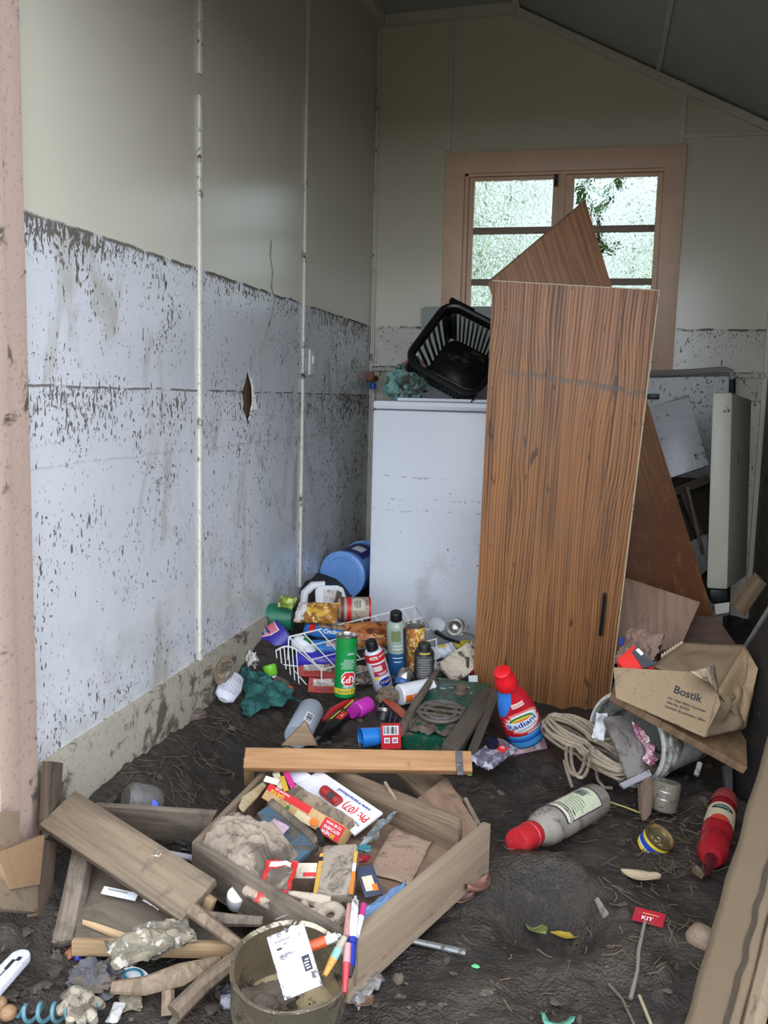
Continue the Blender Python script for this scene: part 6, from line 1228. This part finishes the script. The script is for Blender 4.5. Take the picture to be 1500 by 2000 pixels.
# ------------------------------------------------------------------ right foreground on the mud
cA = G(*q4(672, 1150), .030); cB = G(*q4(270, 1365), .030); Lc = (cB - cA).length
bottle('drink_bottle', 'clear muddy plastic bottle with red lid lying in the mud', 'bottle', cA, cB, [(.018, 0), (.034, .004), (.041, .02), (.040, .035), (.042, .04), (.042, Lc * .55), (.039, Lc * .60), (.042, Lc * .64), (.038, Lc * .72), (.028, Lc * .80), (.026, Lc * .83)], mat((150, 142, 132), .32, .2, name='cloudy_bottle'),
    [('r', -.036, Lc * .16, .036, Lc * .60, mat((70, 50, 84), .1, .5, name='plum_border')), ('r', -.033, Lc * .175, .033, Lc * .585, mat((206, 210, 178), .14, .5, name='pale_label', msc=30))] + bars(.004, Lc * .22, .028, Lc * .32, mat((60, 90, 100), .1, .5, name='barcode_teal'), 8, 3, False) + lines(-.028, .028, [Lc * (.36 + .03 * i) for i in range(7)], .0018, mat((110, 120, 110), .1, .5, name='label_text'), .3, 6), capm=mat((170, 32, 40), .26, .4, name='lid_red'), capprof=[(.027, Lc * .80), (.029, Lc * .82), (.030, Lc * .86), (.028, Lc * .865), (.029, Lc * .98), (.026, Lc)], toward=(.25, -.55, 1))
tA = G(*q4(925, 1392), .000); tB = tA + Vector((.018, -.012, .036)); 
tn = can('food_tin', 'small blue and yellow tin with ring pull lid in the mud', 'tin', tA, tB, .0345, mat((216, 190, 56), .1, .4, name='tin_yellow'), [('r', -.11, .015, .11, .030, mat((40, 70, 160), .08, .4, name='tin_blue')), ('r', -.11, .013, .11, .016, M_WHITE0)], rimm=mat((176, 160, 124), .08, .25, .9, name='gold_tin'))
MB().tube([(.010 * math.cos(a) + .004, .007 * math.sin(a), .034) for a in [2 * math.pi * i / 16 for i in range(16)]], .0016, 6, True).build('ring_pull', M_STEEL, tn)
sA = G(*q4(1292, 1140), .035); sB = G(*q4(1222, 1440), .038); Ls = (sB - sA).length
bottle('sauce_bottle', 'red sauce bottle lying nozzle down beside the fibreboard', 'bottle', sA, sB, [(.018, 0), (.025, .006), (.030, .04), (.033, Ls * .45), (.034, Ls * .70), (.031, Ls * .72), (.032, Ls * .75), (.033, Ls * .93), (.022, Ls)], mat((146, 22, 32), .18, .3, name='sauce_red'),
    [('r', -.05, Ls * .32, .05, Ls * .58, mat((206, 188, 158), .12, .5, name='sauce_label')), ('p', [(.028 * math.cos(a), Ls * .40 + .012 * math.sin(a)) for a in [2 * math.pi * i / 20 for i in range(20)]], mat((24, 66, 50), .05, .5, name='dark_green_badge')), ('t', 'Tomato', .010, 0, Ls * .40, 0, M_WHITE0), ('d', .0, Ls * .58, .022, .014, mat((206, 60, 50), 0, .5, name='tomato_print')), ('r', -.10, Ls * .02, .10, Ls * .22, mat((150, 60, 56), .3, .5, name='muddy_red'))], capm=glassy((150, 120, 130), .2, 1.3, name='nozzle_plastic'), capprof=[(.013, Ls * .99), (.011, Ls * 1.06), (.006, Ls * 1.20), (.004, Ls * 1.22)], toward=(0, -.7, 1), capname='nozzle')
def leaf(lb, x, y, L, wd, m, rot, seed, cat='leaf', curl=.3, dz=.006):
    p = G(x, y, dz); mb = MB()
    def fn(u, v):
        a = 2 * v - 1; wv = wd * (1 - abs(a) ** 2.2) * (2 * u - 1); return (wv, a * L, curl * abs(2 * u - 1) ** 2 * wd + curl * .5 * L * a * a + .15 * wd * noise.noise(Vector((u * 3, v * 4, seed))))
    return solo('leaf', lb, cat, mb.grid(8, 14, fn), m, T(*p) @ Rz(rot) @ Rx(-8), solid=.0008)
leaf('dull green leaf at the edge of the boot hole', *q5(370, 540), .034, .019, mat((112, 116, 66), .10, .5, name='dull_green_leaf'), 35, 1, dz=.022)
leaf('yellow-orange leaf lying right of the boot hole', *q5(512, 572), .032, .011, mat((160, 134, 48), .08, .5, name='yellow_leaf'), -70, 2, dz=.018)
leaf('curled reddish brown leaf beside the drawer front', *q2(1390, 690), .040, .018, mat((118, 82, 70), .12, .45, name='brown_leaf'), -25, 3, curl=.6, dz=.014)
leaf('flatter reddish brown leaf below the curled one', *q2(1300, 740), .036, .016, mat((124, 92, 80), .12, .5, name='brown_leaf_b'), -55, 4, curl=.5, dz=.012)
leaf('dry beige crumpled leaf between the tin and the red wrapper', *q5(880, 290), .042, .022, mat((172, 152, 124), .2, .8, name='beige_leaf'), 75, 5, curl=.35, dz=.012)
leaf('brown leaf stuck below the nozzle of the sauce bottle', *q5(1160, 270), .036, .012, mat((108, 94, 72), .3, .7, name='brown_leaf_c'), 5, 6)
rw = G(*q5(918, 478), .010); ww = thing('wrapper', 'small flat red wrapper with white print pressed into the mud', 'wrapper', T(*rw) @ Rz(-12) @ Rx(8)); MB().box(.056, .038, .002).build('film', mat((160, 28, 44), .22, .5, name='wrapper_red', msc=40), ww)
decorate(ww, [('t', 'KIT', .014, -.002, -.007, 0, M_WHITE0), ('r', -.012, .005, .018, .007, mat((226, 180, 120), 0, .5, name='gold_text'))], lambda u, v, e: Vector((u, v, .0012 + e)), wrap=False)
rod('twig', 'thin grey twig running down from the red wrapper', 'twig', [G(*q5(900, 495), .012), G(*q5(868, 640), .010), G(*q5(862, 740), .012), G(*q5(828, 878), .008)], [.003, .0035, .003, .004], mat((112, 102, 90), .1, .8, name='grey_twig'))
rod('twig', 'pale straw stem at the bottom edge near the fibreboard', 'twig', [G(*q5(872, 862), .006), G(*q5(930, 1005), .006)], .003, mat((150, 134, 106), .1, .8, name='straw_stem'))
rod('twig', 'dark thin stem at the bottom edge left of the pale straw stem', 'twig', [G(*q5(725, 808), .006), G(*q5(790, 880), .008), G(*q5(845, 1000), .006)], .0025, mat((96, 86, 72), .1, .8, name='dark_stem'))
rod('wood_chip', 'flat pale wood chip lying between the boot hole and the red wrapper', 'chip', [G(*q5(662, 388), .006), G(*q5(708, 472), .006)], [.005, .008], mat((122, 114, 104), .2, .8, name='chip_grey'), flat=.35)
solo('stone', 'round brown stone against the fibreboard', 'stone', MB().blob(.026, .026, .024, .12, 5, 2, 20), mat((132, 112, 94), .25, .6, name='round_stone'), T(*G(*q5(1172, 575), .012)))
teal = MB()
def tf(u, v):
    x, y = q5(385 + 185 * u, 925 + 110 * v); p = G(x, y, .006); return p
teal.add([G(*q5(a, b), .007) for a, b in ((388, 930), (410, 950), (432, 990), (470, 998), (515, 985), (535, 962), (560, 965), (552, 985), (520, 1010), (540, 1040), (430, 1040), (400, 985))], [tuple(range(12))])
solo('plastic_scrap', 'turquoise plastic scrap pressed into the mud at the bottom edge', 'scrap', teal, mat((108, 172, 150), .15, .5, name='turquoise_scrap'), solid=.002)
solo('plastic_scrap', 'tiny bright green scrap on the mud below the boot hole', 'scrap', MB().blob(.007, .005, .003, .3, 6, 2, 10), mat((90, 176, 116), 0, .5, name='green_scrap'), T(*G(*q5(72, 718), .004)))
solo('plastic_scrap', 'lime green scrap beside the end of the orange rail', 'scrap', MB().blob(.008, .006, .005, .3, 6, 3, 10), mat((92, 180, 60), 0, .5, name='lime_scrap'), T(*G(*q4(42, 1030), .008)))
packet('plastic_bag', 'grey transparent plastic scrap below the drawer front corner', 'bag', G(*q2(800, 1190), .012), G(*q2(920, 1060), .02), .05, .02, mat((128, 124, 122), .4, .3, name='grey_bag'), 91, .008, toward=(0, -.4, 1))
leaf('small brown leaf below the grey plastic scrap', *q2(880, 1200), .022, .012, mat((112, 84, 64), .15, .6, name='brown_leaf_d'), -30, 8, dz=.012)

# small rubbish trodden into the mud (nobody could count it)
rr = random.Random(9); mb = MB()
for zone, n, sz in (((0, 1780, 480, 2000), 90, .011), ((430, 1500, 1000, 1560), 40, .010), ((400, 1330, 980, 1480), 60, .010), ((1020, 1480, 1420, 1640), 40, .010), ((700, 1850, 1350, 2000), 45, .008), ((100, 1560, 420, 1800), 40, .010)):
    for _ in range(n):
        p = P(rr.uniform(zone[0], zone[2]), rr.uniform(zone[1], zone[3]), .03)
        if XL + .03 < p.x < XR - .04:
            p.z = mud_z(p.x, p.y); k = sz * rr.uniform(.4, 1.5)
            mb.blob(k, k * rr.uniform(.3, 1), k * rr.uniform(.15, .6), .6, 7, rr.random() * 50, 5, T(p.x, p.y, p.z + .001) @ Rz(rr.random() * 180) @ Ry(rr.uniform(-30, 30)))
solo('debris', 'small chips of wood, grit and clods trodden into the mud', 'debris', mb, mat((62, 53, 45), .4, .9, name='debris_brown', var=.4), kind='stuff')
# straw and chaff over the mud (nobody could count it)
rr = random.Random(5); mb = MB()
def straw(x, y, L, r=.0009):
    a = rr.uniform(0, 2 * math.pi); dx, dy = math.cos(a) * L / 2, math.sin(a) * L / 2; z0, z1 = mud_z(x - dx, y - dy), mud_z(x + dx, y + dy)
    mb.tube([(x - dx, y - dy, z0 + .003), (x + rr.gauss(0, .004), y + rr.gauss(0, .004), max(mud_z(x, y) + .003, (z0 + z1) / 2 + .004)), (x + dx, y + dy, z1 + .003 + rr.random() * .012)], r * rr.uniform(.7, 1.4), 4)
for zone, n, L in (((210, 1360, 440, 1560), 130, .05), ((330, 1330, 480, 1450), 80, .05), ((900, 1470, 1250, 1620), 30, .03), ((1180, 1640, 1400, 1880), 70, .035), ((880, 1640, 1250, 2000), 30, .025), ((1230, 1540, 1400, 1660), 60, .04), ((250, 1560, 420, 1640), 40, .05)):
    for _ in range(n):
        p = P(rr.uniform(zone[0], zone[2]), rr.uniform(zone[1], zone[3]), .05)
        if p.x > XL + .03 and p.x < XR - .03: straw(p.x, p.y, L * rr.uniform(.4, 1.5))
solo('straw', 'dry straw and chaff strewn over the wet mud floor', 'straw', mb, mat((98, 84, 62), 0, .8, name='straw_colour', var=.35), kind='stuff')

# kinds that occur several times carry one group phrase
GROUPS = dict(spray_can='aerosol cans in the pile', plank='loose boards in the rubbish', stick='sticks lying over the rubbish', pen='pens propped on the drawer corner', leaf='fallen leaves on the mud', stone='stones in the mud', food_packet='food packets in the pile', food_carton='muddy food cartons in the wire basket', wafer_packet='biscuit packets in the wire basket', card_strip='card strips fanned out in the drawer', carton='cartons in the drawer', twig='thin stems on the mud', plastic_scrap='small plastic scraps', board_end='board ends round the drawer', timber_offcut='timber offcuts in the right back corner', lotion_bottle='small bottles in the pile', detergent_bottle='detergent bottles', cardboard_flap='cardboard pieces at the foot of the jamb', food_tin='food tins', paper_scrap='scraps of paper', card='printed cards in the drawer', timber_batten='muddy battens by the stove', tissue_packet='white packets by the black can', medicine_carton='small cartons near the stove', bead='orange-brown beads', sachet='sachets in the drawer', plywood_sheet='boards behind the cardboard box', stopper='loose caps')
for o in scene.objects:
    if o.parent is None and 'label' in o and 'group' not in o:
        b = o.name.split('.')[0]
        if b in GROUPS: o['group'] = GROUPS[b]
